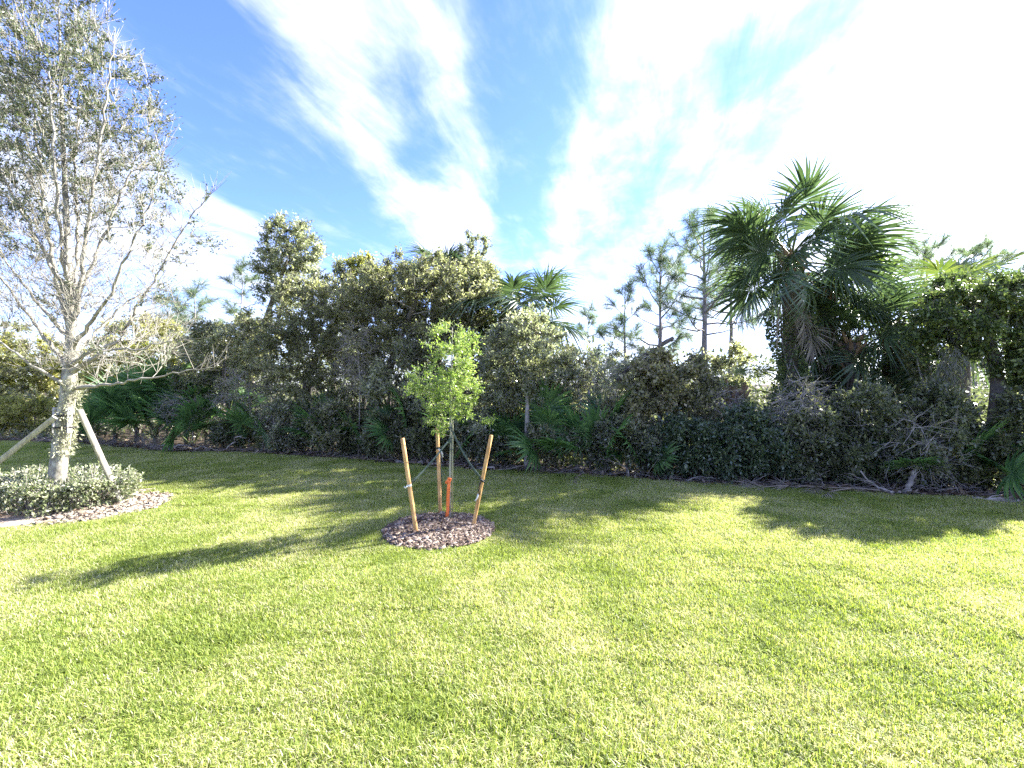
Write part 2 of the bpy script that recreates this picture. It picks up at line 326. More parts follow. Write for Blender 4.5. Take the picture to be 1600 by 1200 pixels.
chips('bark_mulch', BED1, 7500, 5, .04, M['chip'], 'brown bark chips heaped round the young staked tree', rmax=1.06)
def sandy(P): return (np.sin(P[:, 0] * 3.1 + 1) + np.sin(P[:, 1] * 4.2 + P[:, 0]) + np.random.default_rng(1).uniform(-1, 1, len(P))) < .1
chips('hedge_mulch', BED2, 8000, 6, .036, M['palelitter'], 'thin brown mulch and dry leaves in front of the hedge', .014, 1.0, sandy)

def grass():
    pc = bpy.data.collections.new('grass_patches'); r = np.random.default_rng(11); NV = 7
    for k in range(NV):
        n = 3300; rad = .18
        th = r.uniform(0, 2 * np.pi, n); q = rad * np.sqrt(r.uniform(0, 1, n))
        # blades grow in little bunches
        nb = 300; bx = r.uniform(-rad, rad, (nb, 2)); pick = r.integers(0, nb, n)
        P = np.where(r.uniform(0, 1, (n, 1)) < .4, bx[pick] + r.normal(0, .018, (n, 2)), r.uniform(-rad, rad, (n, 2)))
        az = r.uniform(0, 2 * np.pi, n); ln = r.uniform(.016, .04, n) * (1 + .25 * (k % 3 == 0)); lean = np.abs(r.normal(.75, .38, n)).clip(.05, 1.4); w = r.uniform(.001, .0021, n)
        d = np.stack([np.cos(az), np.sin(az)], 1); s = np.stack([-d[:, 1], d[:, 0]], 1)
        b = np.concatenate([P, np.zeros((n, 1))], 1)
        def pt(t, bend): 
            a = lean * bend; return b + np.concatenate([d * (np.sin(a) * ln * t)[:, None], (np.cos(a) * ln * t)[:, None]], 1)
        S3 = np.concatenate([s, np.zeros((n, 1))], 1) * w[:, None]
        m1 = pt(.5, .7); m2 = pt(.95, 1.15)
        V = np.stack([b - S3, b + S3, m1 + S3 * 1.1, m1 - S3 * 1.1, m2 + S3 * .25, m2 - S3 * .25], 1).reshape(-1, 3)
        i = np.arange(n)[:, None] * 6
        F = np.concatenate([i + [0, 1, 2, 3], i + [3, 2, 4, 5]], 0)
        rv = r.uniform(0, 1, n)
        o = bpy.data.objects.new('grass_patch', mesh_np('grass_patch', V, F, M['grass'], {'rnd': np.concatenate([rv, rv])})); pc.objects.link(o)
    # where the patches stand
    st = .31; xs = np.arange(-24, 15, st); ys = np.arange(-1.5, 15.5, st); X, Y = np.meshgrid(xs, ys); P = np.stack([X.ravel(), Y.ravel()], 1); P += r.uniform(-.06, .06, P.shape)
    e = 7.8 - .3 * P[:, 0] + .16 * np.sin(P[:, 0] * 1.7) + .1 * np.sin(P[:, 0] * 4.1 + 1)
    k = P[:, 1] < e - .1 - r.uniform(0, .12, len(P))
    k &= np.abs(P[:, 0]) < 2.2 + 1.5 * np.maximum(P[:, 1], 0)
    for bd, g in ((BED1, .07), (BED2, .05)): k &= ((P[:, 0] - bd[0]) / (bd[2] + g)) ** 2 + ((P[:, 1] - bd[1]) / (bd[3] + g)) ** 2 > 1 + r.uniform(-.1, .1, len(P))
    P = P[k]; n0 = len(P); Q = []
    for bd in (BED1, BED2):                              # small tufts creeping over the rims of the beds
        m = int((bd[2] + bd[3]) * 3.14 / .055); th = r.uniform(0, 6.283, m); o_ = r.uniform(.0, .2, m); Q.append(np.stack([bd[0] + (bd[2] + o_) * np.cos(th), bd[1] + (bd[3] + o_) * np.sin(th)], 1))
    m = 900; x = r.uniform(-22, 12, m); Q.append(np.stack([x, 7.8 - .3 * x + .16 * np.sin(x * 1.7) + .1 * np.sin(x * 4.1 + 1) - r.uniform(-.06, .22, m)], 1))
    P = np.concatenate([P] + Q); n = len(P); scl = np.concatenate([r.uniform(.95, 1.2, n0), r.uniform(.4, .65, n - n0)])
    me = bpy.data.meshes.new('grass'); me.vertices.add(n); me.vertices.foreach_set('co', np.concatenate([P, (ground_z(P[:, 0], P[:, 1]) + .002)[:, None]], 1).astype(np.float32).ravel()); me.update()
    for nm, ty, v in (('ang', 'FLOAT', r.integers(0, 4, n) * 1.5708 + r.uniform(-.25, .25, n)), ('scl', 'FLOAT', scl), ('var', 'INT', r.integers(0, NV, n))):
        a = me.attributes.new(nm, ty, 'POINT'); a.data.foreach_set('value', v.astype(np.int32 if ty == 'INT' else np.float32))
    o = tag(link('grass', me), 'short green and straw coloured grass blades of the lawn', 'grass', kind='stuff')
    ng = bpy.data.node_groups.new('grass_scatter', 'GeometryNodeTree')
    ng.interface.new_socket('Geometry', in_out='INPUT', socket_type='NodeSocketGeometry'); ng.interface.new_socket('Geometry', in_out='OUTPUT', socket_type='NodeSocketGeometry')
    N, L = ng.nodes, ng.links; gi = N.new('NodeGroupInput'); go = N.new('NodeGroupOutput'); ip = N.new('GeometryNodeInstanceOnPoints'); ci = N.new('GeometryNodeCollectionInfo')
    ci.inputs['Collection'].default_value = pc; ci.inputs['Separate Children'].default_value = True; ci.inputs['Reset Children'].default_value = True
    def na(nm, ty):
        q = N.new('GeometryNodeInputNamedAttribute'); q.data_type = ty; q.inputs[0].default_value = nm; return q.outputs[0]
    cx = N.new('ShaderNodeCombineXYZ'); L.new(na('ang', 'FLOAT'), cx.inputs[2]); er = N.new('FunctionNodeEulerToRotation'); L.new(cx.outputs[0], er.inputs[0])
    L.new(gi.outputs[0], ip.inputs['Points']); L.new(ci.outputs[0], ip.inputs['Instance']); ip.inputs['Pick Instance'].default_value = True
    L.new(na('var', 'INT'), ip.inputs['Instance Index']); L.new(er.outputs[0], ip.inputs['Rotation']); L.new(na('scl', 'FLOAT'), ip.inputs['Scale'])
    L.new(ip.outputs[0], go.inputs[0])
    md = o.modifiers.new('scatter', 'NODES'); md.node_group = ng
grass()

# ------------------------------------------------------------------ plant machinery
def leaf_quads(P, A, ln, asp, r, upbias=.6, fold=.12):
    n = len(P); U = nrm(r.normal(0, 1, (n, 3)) + np.array([0, 0, upbias]) * 1.6)
    s = nrm(np.cross(A, U)); u = np.cross(s, A); l = ln[:, None]; w = l * asp / 2
    V = np.stack([P, P + A * l * .45 + s * w + u * w * fold, P + A * l, P + A * l * .45 - s * w + u * w * fold], 1)
    return V.reshape(-1, 3), np.arange(n * 4).reshape(-1, 4)
def sprays(C, D, r, ntw, tlen, nlf, lsize, asp=.5, spread=.9, droop=0.0, upbias=.6):
    """leafy twigs at points C heading roughly along D; returns leaf V,F and twig segments"""
    C = np.repeat(C, ntw, 0); D = np.repeat(D, ntw, 0); n = len(C)
    d = nrm(D + r.normal(0, spread, (n, 3)) + np.array([0, 0, .15 - droop])); L = (tlen * r.uniform(.45, 1.2, n))
    bend = r.normal(0, .25, (n, 3)) + np.array([0, 0, .1 - droop])
    t = (np.arange(nlf) + .6) / nlf
    t = t[None] + r.uniform(-.3, .3, (n, nlf)) / nlf
    P = C[:, None] + d[:, None] * (t * L[:, None])[..., None] + bend[:, None] * (t ** 2 * L[:, None] * .5)[..., None]
    P = P.reshape(-1, 3); a = nrm(np.repeat(d, nlf, 0) * .55 + r.normal(0, .6, (n * nlf, 3)))
    ln = lsize * r.uniform(.6, 1.25, n * nlf)
    V, F = leaf_quads(P, a, ln, asp, r, upbias)
    return V, F, (C, C + d * L[:, None] + bend * L[:, None] * .5)
def colonize(nodes, par, attr, r, step, infl, kill, trop=.08, iters=140):
    nodes = list(map(np.asarray, nodes)); par = list(par)
    Nn = np.array(nodes); Aq = attr.copy()
    d = np.linalg.norm(Aq[:, None] - Nn[None], axis=2); near = d.argmin(1); dist = d.min(1)
    for it in range(iters):
        if len(Aq) == 0: break
        act = dist < infl
        if not act.any(): break
        idx = near[act]; v = nrm(Aq[act] - Nn[idx])
        acc = np.zeros((len(Nn), 3)); np.add.at(acc, idx, v)
        u = np.unique(idx); dirs = nrm(nrm(acc[u]) + np.array([0, 0, trop]) + r.normal(0, .12, (len(u), 3)))
        new = Nn[u] + dirs * step
        base = len(Nn); Nn = np.concatenate([Nn, new]); par += list(u)
        dd = np.linalg.norm(Aq[:, None] - new[None], axis=2); j = dd.argmin(1); dm = dd.min(1)
        b = dm < dist; near[b] = base + j[b]; dist[b] = dm[b]
        k = dist > kill; Aq, near, dist = Aq[k], near[k], dist[k]
        if len(Nn) > 9000: break
    return Nn, np.array(par)
def tubes(Nn, par, rad, sel, k=5):
    """frusta from each selected node to its parent; the thickest child continues its parent's ring"""
    sel = np.array([s for s in sel if par[s] >= 0]); 
    if len(sel) == 0: return np.zeros((0, 3)), np.zeros((0, 4), int)
    p = par[sel]; ax = nrm(Nn[sel] - Nn[p] + 1e-9)
    order = np.lexsort((rad[sel],)); main = {}
    for s in sel[order]: main[par[s]] = s
    dirn = {}; 
    D = np.zeros_like(Nn); D[sel] = ax
    has = np.linalg.norm(D, axis=1) > 0
    th = np.linspace(0, 2 * np.pi, k, endpoint=False)
    def ring(c, d, rr):
        ref = np.where(np.abs(d[:, 2:3]) > .9, np.array([[1., 0, 0]]), np.array([[0, 0, 1.]]))
        a = nrm(np.cross(ref, d)); b = np.cross(d, a)
        return c[:, None] + rr[:, None, None] * (a[:, None] * np.cos(th)[None, :, None] + b[:, None] * np.sin(th)[None, :, None])
    ismain = np.array([main[par[s]] == s for s in sel])
    dtop = D[sel]
    mc = np.array([main.get(s, -1) for s in sel]); hm = mc >= 0
    dtop = dtop.copy(); dtop[hm] = nrm(dtop[hm] + D[mc[hm]])
    top = ring(Nn[sel], dtop, rad[sel])
    pd = np.where((ismain & has[p])[:, None], nrm(D[p] + ax + 1e-9), ax)
    pr = np.where(ismain & has[p], np.minimum(rad[p], rad[sel] * 2.2), np.minimum(rad[p], rad[sel] * 1.25))
    bot = ring(Nn[p], pd, pr)
    V = np.concatenate([bot, top], 1).reshape(-1, 3)
    j = np.arange(k); f = np.stack([j, (j + 1) % k, k + (j + 1) % k, k + j], 1)
    F = (np.arange(len(sel))[:, None, None] * 2 * k + f[None]).reshape(-1, 4)
    return V, F
def seg_tubes(A, B, ra, rb, k=3):
    d = nrm(B - A); ref = np.where(np.abs(d[:, 2:3]) > .9, np.array([[1., 0, 0]]), np.array([[0, 0, 1.]]))
    a = nrm(np.cross(ref, d)); b = np.cross(d, a); th = np.linspace(0, 2 * np.pi, k, endpoint=False)
    o = a[:, None] * np.cos(th)[None, :, None] + b[:, None] * np.sin(th)[None, :, None]
    V = np.concatenate([A[:, None] + o * ra, B[:, None] + o * rb], 1).reshape(-1, 3)
    j = np.arange(k); f = np.stack([j, (j + 1) % k, k + (j + 1) % k, k + j], 1)
    return V, (np.arange(len(A))[:, None, None] * 2 * k + f[None]).reshape(-1, 4)
def join(parts):
    Vs, Fs, o = [], [], 0
    for V, F in parts: Vs.append(V); Fs.append(F + o); o += len(V)
    return np.concatenate(Vs), np.concatenate(Fs)
def resample(poly, step):
    poly = np.asarray(poly, float); out = [poly[0]]
    for a, b in zip(poly[:-1], poly[1:]):
        n = max(1, int(round(np.linalg.norm(b[:3] - a[:3]) / step)))
        for t in range(1, n + 1): out.append(a + (b - a) * t / n)
    return np.array(out)
def path_tube(poly, k=8, wob=0.0, seed=0, caps=True):
    """smooth tube along (x,y,z,r) points"""
    p = np.asarray(poly, float); r = np.random.default_rng(seed); n = len(p); d = np.gradient(p[:, :3], axis=0); d = nrm(d)
    th = np.linspace(0, 2 * np.pi, k, endpoint=False); a = nrm(np.cross(d, np.array([.31, .77, .21]))); b = np.cross(d, a)
    rr = p[:, 3:4] * (1 + r.uniform(-wob, wob, (n, k)))
    V = p[:, None, :3] + rr[..., None] * (a[:, None] * np.cos(th)[None, :, None] + b[:, None] * np.sin(th)[None, :, None])
    V = V.reshape(-1, 3); j = np.arange(k); f = np.stack([j, (j + 1) % k, k + (j + 1) % k, k + j], 1)
    F = (np.arange(n - 1)[:, None, None] * k + f[None]).reshape(-1, 4)
    if caps and k % 2 == 0:
        for o in (0, (n - 1) * k):
            for q in range(1, k // 2): F = np.concatenate([F, [[o + q - 1, o + q, o + k - 1 - q, o + k - q]] if o else [[o + k - q, o + k - 1 - q, o + q, o + q - 1]]])
    return V, F
def blob_points(blobs, n, r, shell=.35):
    """points in ellipsoids, more of them towards the outside"""
    w = np.array([b[3] * b[4] * b[5] * (b[6] if len(b) > 6 else 1) for b in blobs]) ** .8; w /= w.sum()
    pk = r.choice(len(blobs), n, p=w); B = np.array([b[:6] for b in blobs])[pk]
    d = nrm(r.normal(0, 1, (n, 3))); q = r.uniform(0, 1, n) ** shell
    return B[:, :3] + d * q[:, None] * B[:, 3:6], d

LEAFY = 1.5
def plant(name, label, cat, trunk, blobs, nattr, nleaf, lsize, lmat, seed, bark='bark', step=.16, infl=1.3, kill=.26, asp=.5, tlen=.22, group=None,
          trop=.08, upbias=.6, spread=.9, droop=0.0, shell=.35, twig_r=.0035, limbs=False, nlf=7, trunk_k=8, r0=.0042, bare=0.0, twigmat=None, zlo=None, extra=None, limbp=(), twfrac=.4, clump=.12, cfreq=1.0):
    """tree or shrub: trunk polyline (x,y,z,r), branches grown into the crown volume, leafy twigs at their ends"""
    r = np.random.default_rng(seed); tr = resample(trunk, step); base = tr[0, :3].copy(); nleaf = int(nleaf * LEAFY); lsize *= 1.22 if base[1] > 6 else 1
    at_, _ = blob_points(blobs, nattr, r, shell)
    at_ = at_[at_[:, 2] > .12]
    if extra is not None: at_ = np.concatenate([at_, extra])
    sk = [q[:3] for q in tr]; sp = [-1] + list(range(len(tr) - 1)); nt = len(tr); given = {}
    for lp in limbp:                                    # main limbs laid out by hand
        lq = resample(lp, step); j = int(np.linalg.norm(tr[:, :3] - lq[0, :3], axis=1).argmin())
        lq[1:-1, :3] += r.normal(0, step * .09, (len(lq) - 2, 3))
        for q in lq[1:]: sk.append(q[:3]); sp.append(j); j = len(sk) - 1; given[j] = q[3]
    Nn, par = colonize(sk, sp, at_, r, step, infl, kill, trop)
    n = len(Nn); tips = np.zeros(n); kids = np.bincount(par[par >= 0], minlength=n); tips[kids == 0] = 1
    for i in range(n - 1, 0, -1): tips[par[i]] += tips[i]
    rad = r0 * np.maximum(tips, 1) ** .47; rad[:nt] = np.maximum(tr[:, 3], rad[:nt] * .6)
    for i in range(nt, n): rad[i] = max(given.get(i, 0), min(rad[i], rad[par[i]] * .92))
    root = thing(name, base, label, cat, group)
    V, F = path_tube(np.concatenate([Nn[:nt], rad[:nt, None]], 1), trunk_k, .1, seed)
    link('trunk', mesh_np('trunk', V - base, F, M[bark], smooth=True), root)
    lim = np.arange(nt, n); tb = M[twigmat or bark]
    if limbs:
        own = np.full(n, -1)
        for i in range(nt, n): own[i] = i if par[i] < nt else own[par[i]]
        ow = own[lim]; u, cnt = np.unique(ow, return_counts=True); big = set(u[cnt > 40])
        rest = []
        for q in u:
            s = lim[ow == q]
            if q in big:
                V, F = tubes(Nn, par, rad, s, 5); link('limb', mesh_np('limb', V - base, F, tb, smooth=True), root)
            else: rest += list(s)
        small = [tubes(Nn, par, rad, rest, 4)] if rest else []
    else: small = [tubes(Nn, par, rad, lim, 4)] if len(lim) else []
    # leafy twigs
    ends = np.array([i for i in range(nt if n > nt else 0, n) if rad[i] < r0 * 2.3]); 
    if len(ends) == 0: ends = np.arange(nt)
    D = nrm(Nn[ends] - Nn[np.maximum(par[ends], 0)] + 1e-9)
    if zlo is not None:                                 # leaves thin out towards the bottom of the crown
        pr = np.clip((Nn[ends][:, 2] - zlo[0]) / (zlo[1] - zlo[0]), zlo[2], 1); k = r.uniform(0, 1, len(ends)) < pr
    else: k = np.ones(len(ends), bool)
    if clump:                                           # leaves gather in clumps with thinner places between
        q = Nn[ends] * cfreq; cn = np.sin(q[:, 0] * 5.1 + 2 * np.sin(q[:, 2] * 2.7 + seed)) * np.sin(q[:, 1] * 4.3 + seed) + np.sin(q[:, 2] * 5.7 + 1.5 * np.sin(q[:, 0] * 3.1 + q[:, 1] * 2))
        k &= r.uniform(0, 1, len(ends)) < np.clip(1 - clump + clump * cn, .08, 1)
    le, lD = ends[k], D[k]
    ntw = max(1, int(round(nleaf / max(1, len(le)) / nlf)))
    V, F, (ta, tb2) = sprays(Nn[le], lD, r, ntw, tlen, nlf, lsize, asp, spread, droop, upbias)
    link('crown', mesh_np('crown', V - base, F, M[lmat], {'rnd': r.uniform(0, 1, len(F)) * .75 + np.repeat(r.uniform(0, .25, len(F) // nlf), nlf)[:len(F)]}), root)
    kk = r.uniform(0, 1, len(ta)) < twfrac; small.append(seg_tubes(ta[kk], tb2[kk], twig_r, twig_r * .4))
    if bare or zlo is not None:                         # leafless twigs
        be, bD = (ends[~k], D[~k]) if zlo is not None else (ends[r.uniform(0, 1, len(ends)) < bare], None)
        if bD is None: bD = nrm(Nn[be] - Nn[par[be]])
        if len(be):
            _, _, (ba, bb) = sprays(Nn[be], bD, r, 4, tlen * 1.3, 1, .01, .5, .6, droop); small.append(seg_tubes(ba, bb, twig_r * 1.15, twig_r * .5))
    V, F = join(small); link('branches', mesh_np('branches', V - base, F, tb, smooth=True), root)
    return root
def pb(px, py, Y, rpx, rpy, ry=None, w=1.0):
    """crown lobe from its place in the picture and its distance"""
    c = at(px, py, Y); rx = rpx / FPX * Y
    return (c[0], c[1], c[2], rx, ry or rx * .8, rpy / FPX * Y, w)
def base_at(px, Y, r=.05): x = gx(px, Y); return (x, Y, float(ground_z(x, Y)) - .05, r)

# ------------------------------------------------------------------ palms
def frond_mesh(name, pl, n, ll, seed, mats, fan=128, droop=.35, lift=.25, costa=.35, sag=.25, w=.9, pr=.016):
    r = np.random.default_rng(seed); parts = []; mi = []
    t = np.linspace(0, 1, 5); pet = np.stack([t * pl, 0 * t, -sag * pl * .35 * t ** 2, pr * (1.25 - .6 * t)], 1)
    V, F = path_tube(pet, 4, 0, 0, False); parts.append((V, F)); mi += [1] * len(F)
    H = pet[-1, :3]; fan = math.radians(fan); phis = np.linspace(-fan, fan, n) + r.normal(0, .02, n); dphi = 2 * fan / (n - 1)
    slope = -2 * sag * .35
    for ph in phis:
        f = 1 - abs(ph) / fan; cl = costa * f
        st = H + np.array([cl, 0, slope * cl - .5 * cl * cl])
        d = np.array([math.cos(ph), math.sin(ph), lift * abs(math.sin(ph)) + slope * max(0, math.cos(ph)) - cl * .5]); d /= np.linalg.norm(d)
        L = ll * (.72 + .28 * math.cos(ph * .75)) * r.uniform(.9, 1.08); dr = droop * r.uniform(.5, 1.6); sd = r.normal(0, .06)
        s = np.array([0, .3, .6, .82, 1.0]); side = nrm(np.cross([0, 0, 1.], d)); up = np.cross(d, side)
        C = st + d * (L * s)[:, None] + np.array([0, 0, -1.]) * (dr * L * s ** 2.6)[:, None] + side * (sd * L * s ** 2)[:, None]
        hw = (L * .5 * dphi * w * np.array([.12, .5, .42, .22, .03]))[:, None]
        hw = np.maximum(hw, .0012)
        V = np.stack([C - side * hw + up * hw * .45, C - up * hw * .1, C + side * hw + up * hw * .45], 1).reshape(-1, 3)
        q = np.arange(len(s) - 1)[:, None] * 3
        F = np.concatenate([q + [0, 1, 4, 3], q + [1, 2, 5, 4]]); parts.append((V, F)); mi += [0] * len(F)
    V, F = join(parts); rn = np.random.default_rng(seed + 1)
    lr = np.concatenate([np.zeros(len(parts[0][1])), np.repeat(rn.uniform(.1, .9, n), 8)])
    return mesh_np(name, V, F, mats, {'rnd': lr}, mi=mi)
FM = {}
for k in range(4):
    FM['sabal', k] = frond_mesh('frond', .58 + .09 * k, 40, .76, 20 + k, [M['frond'], M['petiole']], droop=.28 + .14 * k, costa=.26, w=1.05)
    FM['sabaly', k] = frond_mesh('frond', .55 + .1 * k, 42, .66, 30 + k, [M['frond_y'], M['petiole']], droop=.3 + .1 * k, costa=.28)
    FM['metto', k] = frond_mesh('frond', .5 + .09 * k, 24, .52, 40 + k, [M['palmetto'], M['petiole']], fan=125, droop=.1 + .05 * k, lift=.1, costa=.05, sag=.15, pr=.008, w=1.35)
    FM['dead', k] = frond_mesh('dead_frond', .7 + .1 * k, 34, .6, 50 + k, [M['dead'], M['deadpetiole']], fan=48 + 8 * k, droop=.25, lift=.5, costa=.3, w=1.3)
    FM['rust', k] = frond_mesh('dead_frond', .65, 30, .6, 60 + k, [M['rust'], M['deadpetiole']], fan=40, droop=.25, lift=.5, costa=.3, w=1.3)
def put_frond(kind, k, parent, loc, az, el, roll=0, s=1.0, name='frond'):
    o = link(name, FM[kind, k % 4], parent)
    o.matrix_local = Matrix.Translation(loc) @ Matrix.Rotation(math.radians(az), 4, 'Z') @ Matrix.Rotation(math.radians(-el), 4, 'Y') @ Matrix.Rotation(math.radians(roll), 4, 'X') @ Matrix.Scale(s, 4)
    return o
def palm(label, px, Y, top, n, seed, kind='sabal', s=1.0, dead=4, rust=0, elo=-38, ehi=64, rad=.15, lean=(0, 0), group='cabbage palms in the wood', fixed=None, boots=True, roll=40):
    r = random.Random(seed); x = gx(px, Y); z0 = float(ground_z(x, Y)) - .05; H = CAMZ - (top - 600) / FPX * Y - z0
    root = thing('cabbage_palm', (x, Y, z0), label, 'palm', group)
    t = np.linspace(0, 1, 14); poly = np.stack([lean[0] * t ** 1.5, lean[1] * t ** 1.5, H * t, rad * (1.1 - .15 * t) + .03 * np.exp(-t * 12)], 1)
    V, F = path_tube(poly, 12, .12, seed); link('trunk', mesh_np('trunk', V, F, M['palmbark'], smooth=True), root)
    tp = Vector((lean[0], lean[1], H))
    if boots:
        A, B = [], []
        for i in range(26):
            a = i * 2.4; z = H - .75 + i * .03; tt = Vector((lean[0], lean[1], 0)) * (z / H) ** 1.5
            A.append([tt.x + math.cos(a) * rad * .8, tt.y + math.sin(a) * rad * .8, z]); B.append([tt.x + math.cos(a) * rad * 1.7, tt.y + math.sin(a) * rad * 1.7, z + .22])
        V, F = seg_tubes(np.array(A), np.array(B), .05, .022, 5); link('boots', mesh_np('boots', V, F, M['boot']), root)
    for i in range(n):
        q = (i + .5) / n; az = i * 137.5 + r.uniform(-14, 14) + seed * 40; el = ehi + (elo - ehi) * q ** .85 + r.uniform(-8, 8)
        put_frond(kind, r.randrange(4), root, tp + Vector((0, 0, .1 - .3 * q)), az, el, r.uniform(-roll, roll), s * r.uniform(.88, 1.1))
    for (az, el, sc) in (fixed or []): put_frond(kind, r.randrange(4), root, tp + Vector((0, 0, -.1)), az, el, (-58 if math.cos(math.radians(az)) > 0 else 58) + r.uniform(-15, 15), s * sc)
    for i in range(dead + rust):
        put_frond('dead' if i < dead else 'rust', i, root, tp + Vector((0, 0, -.35 - .1 * r.random())), 200 + 140 * (i + .5) / (dead + rust) + r.uniform(-12, 12), r.uniform(-72, -58), r.uniform(-30, 30), s * r.uniform(.7, 1.0), 'dead_frond')
    return root

# ------------------------------------------------------------------ the wood: cabbage palms
pm = palm('tall cabbage palm with big fan fronds towering over the right of the wood', 1238, 8.8, 400, 25, 3, s=1.1, dead=4, rust=1, roll=62, elo=-36, ehi=66, rad=.17,
          fixed=[(183, 32, 1.0), (196, 6, 1.0), (205, -34, .95), (120, 52, 1.0), (255, 15, .85), (-5, 24, 1.05), (60, 52, 1.05), (-14, -8, 1.0)])
palm('slimmer cabbage palm close right of the tall one, its fronds tucked below', 1290, 9.3, 452, 13, 7, s=.85, dead=4, rust=3, elo=-40, ehi=50, rad=.14,
     fixed=[(-10, 5, 1.1), (-30, -30, 1.1)])
palm('low cabbage palm with yellow sunlit fronds just right of the tall palms', 1392, 9.3, 500, 17, 11, 'sabaly', 1.05, 1, 0, -20)
palm('dark cabbage palm in shade under the yellow fronds', 1330, 8.9, 535, 16, 13, 'sabal', .95, 1, 2, -50)
palm('dark cabbage palm with hanging fronds left of the mossy tree', 1420, 9.0, 530, 16, 17, 'sabal', 1.0, 1, 1, -55)
palm('cabbage palm with bright green tips behind the mossy tree', 1500, 9.6, 468, 16, 19, 'sabaly', 1.05, 1, 0, -30)
palm('cabbage palm whose dark top pokes out above the oak thicket', 682, 11.2, 432, 18, 23, s=.72, dead=0, elo=-25)
palm('bushy cabbage palm at the right end of the oak thicket', 795, 10.2, 490, 20, 29, s=.95, dead=2, elo=-30)
palm('cabbage palm half hidden beside the bushy one, fronds spreading right', 828, 9.7, 500, 16, 31, s=.85, dead=3, elo=-40)
palm('stunted cabbage palm with yellow fronds left of the tall palm trunk', 1150, 8.6, 610, 11, 37, 'sabaly', .55, 1, 0, -30)
# vines climbing the palms
def vine(label, px, Y, y0, y1, rad, n, seed, mat='ivy', lsize=.07):
    r = np.random.default_rng(seed); c0 = at(px, y0, Y); c1 = at(px, y1, Y); t = r.uniform(0, 1, n) ** .9; th = r.uniform(0, 2 * np.pi, n)
    q = rad * (.55 + .35 * np.sin(t * 9 + th * 2) + r.uniform(0, .35, n)); P = c0 + (c1 - c0) * t[:, None] + np.stack([np.cos(th) * q, np.sin(th) * q, r.normal(0, .05, n)], 1)
    base = np.array([c0[0], c0[1], float(ground_z(c0[0], c0[1]))])
    root = thing('climbing_vine', base, label, 'vine', 'vines climbing in the wood')
    A = nrm(np.stack([np.cos(th), np.sin(th), r.normal(-.5, .6, n)], 1)); V, F = leaf_quads(P, A, lsize * r.uniform(.6, 1.2, n), .75, r)
    link('leaves', mesh_np('leaves', V - base, F, M[mat], {'rnd': r.uniform(0, 1, n)}), root)
    parts = []
    for k in range(5):
        tt = np.linspace(0, 1, 16); a = k * 1.3 + tt * 4 * (1 if k % 2 else -1); st = base + (c1 - base) * tt[:, None] + np.stack([np.cos(a), np.sin(a), 0 * a], 1) * .19
        parts.append(path_tube(np.concatenate([st, np.full((16, 1), .012)], 1), 4, 0, 0, False))
    V, F = join(parts); link('stems', mesh_np('stems', V - base, F, M['greytwig'], smooth=True), root)
vine('dense green vine wrapped round the trunk of the tall cabbage palm', 1238, 8.7, 735, 490, .38, 6500, 71)
vine('dark vine covering the slimmer palm trunk', 1292, 9.15, 735, 500, .34, 5000, 72)
vine('leafy vine on a dark stem left of the mossy tree', 1455, 7.6, 750, 540, .36, 3400, 73, 'dark')

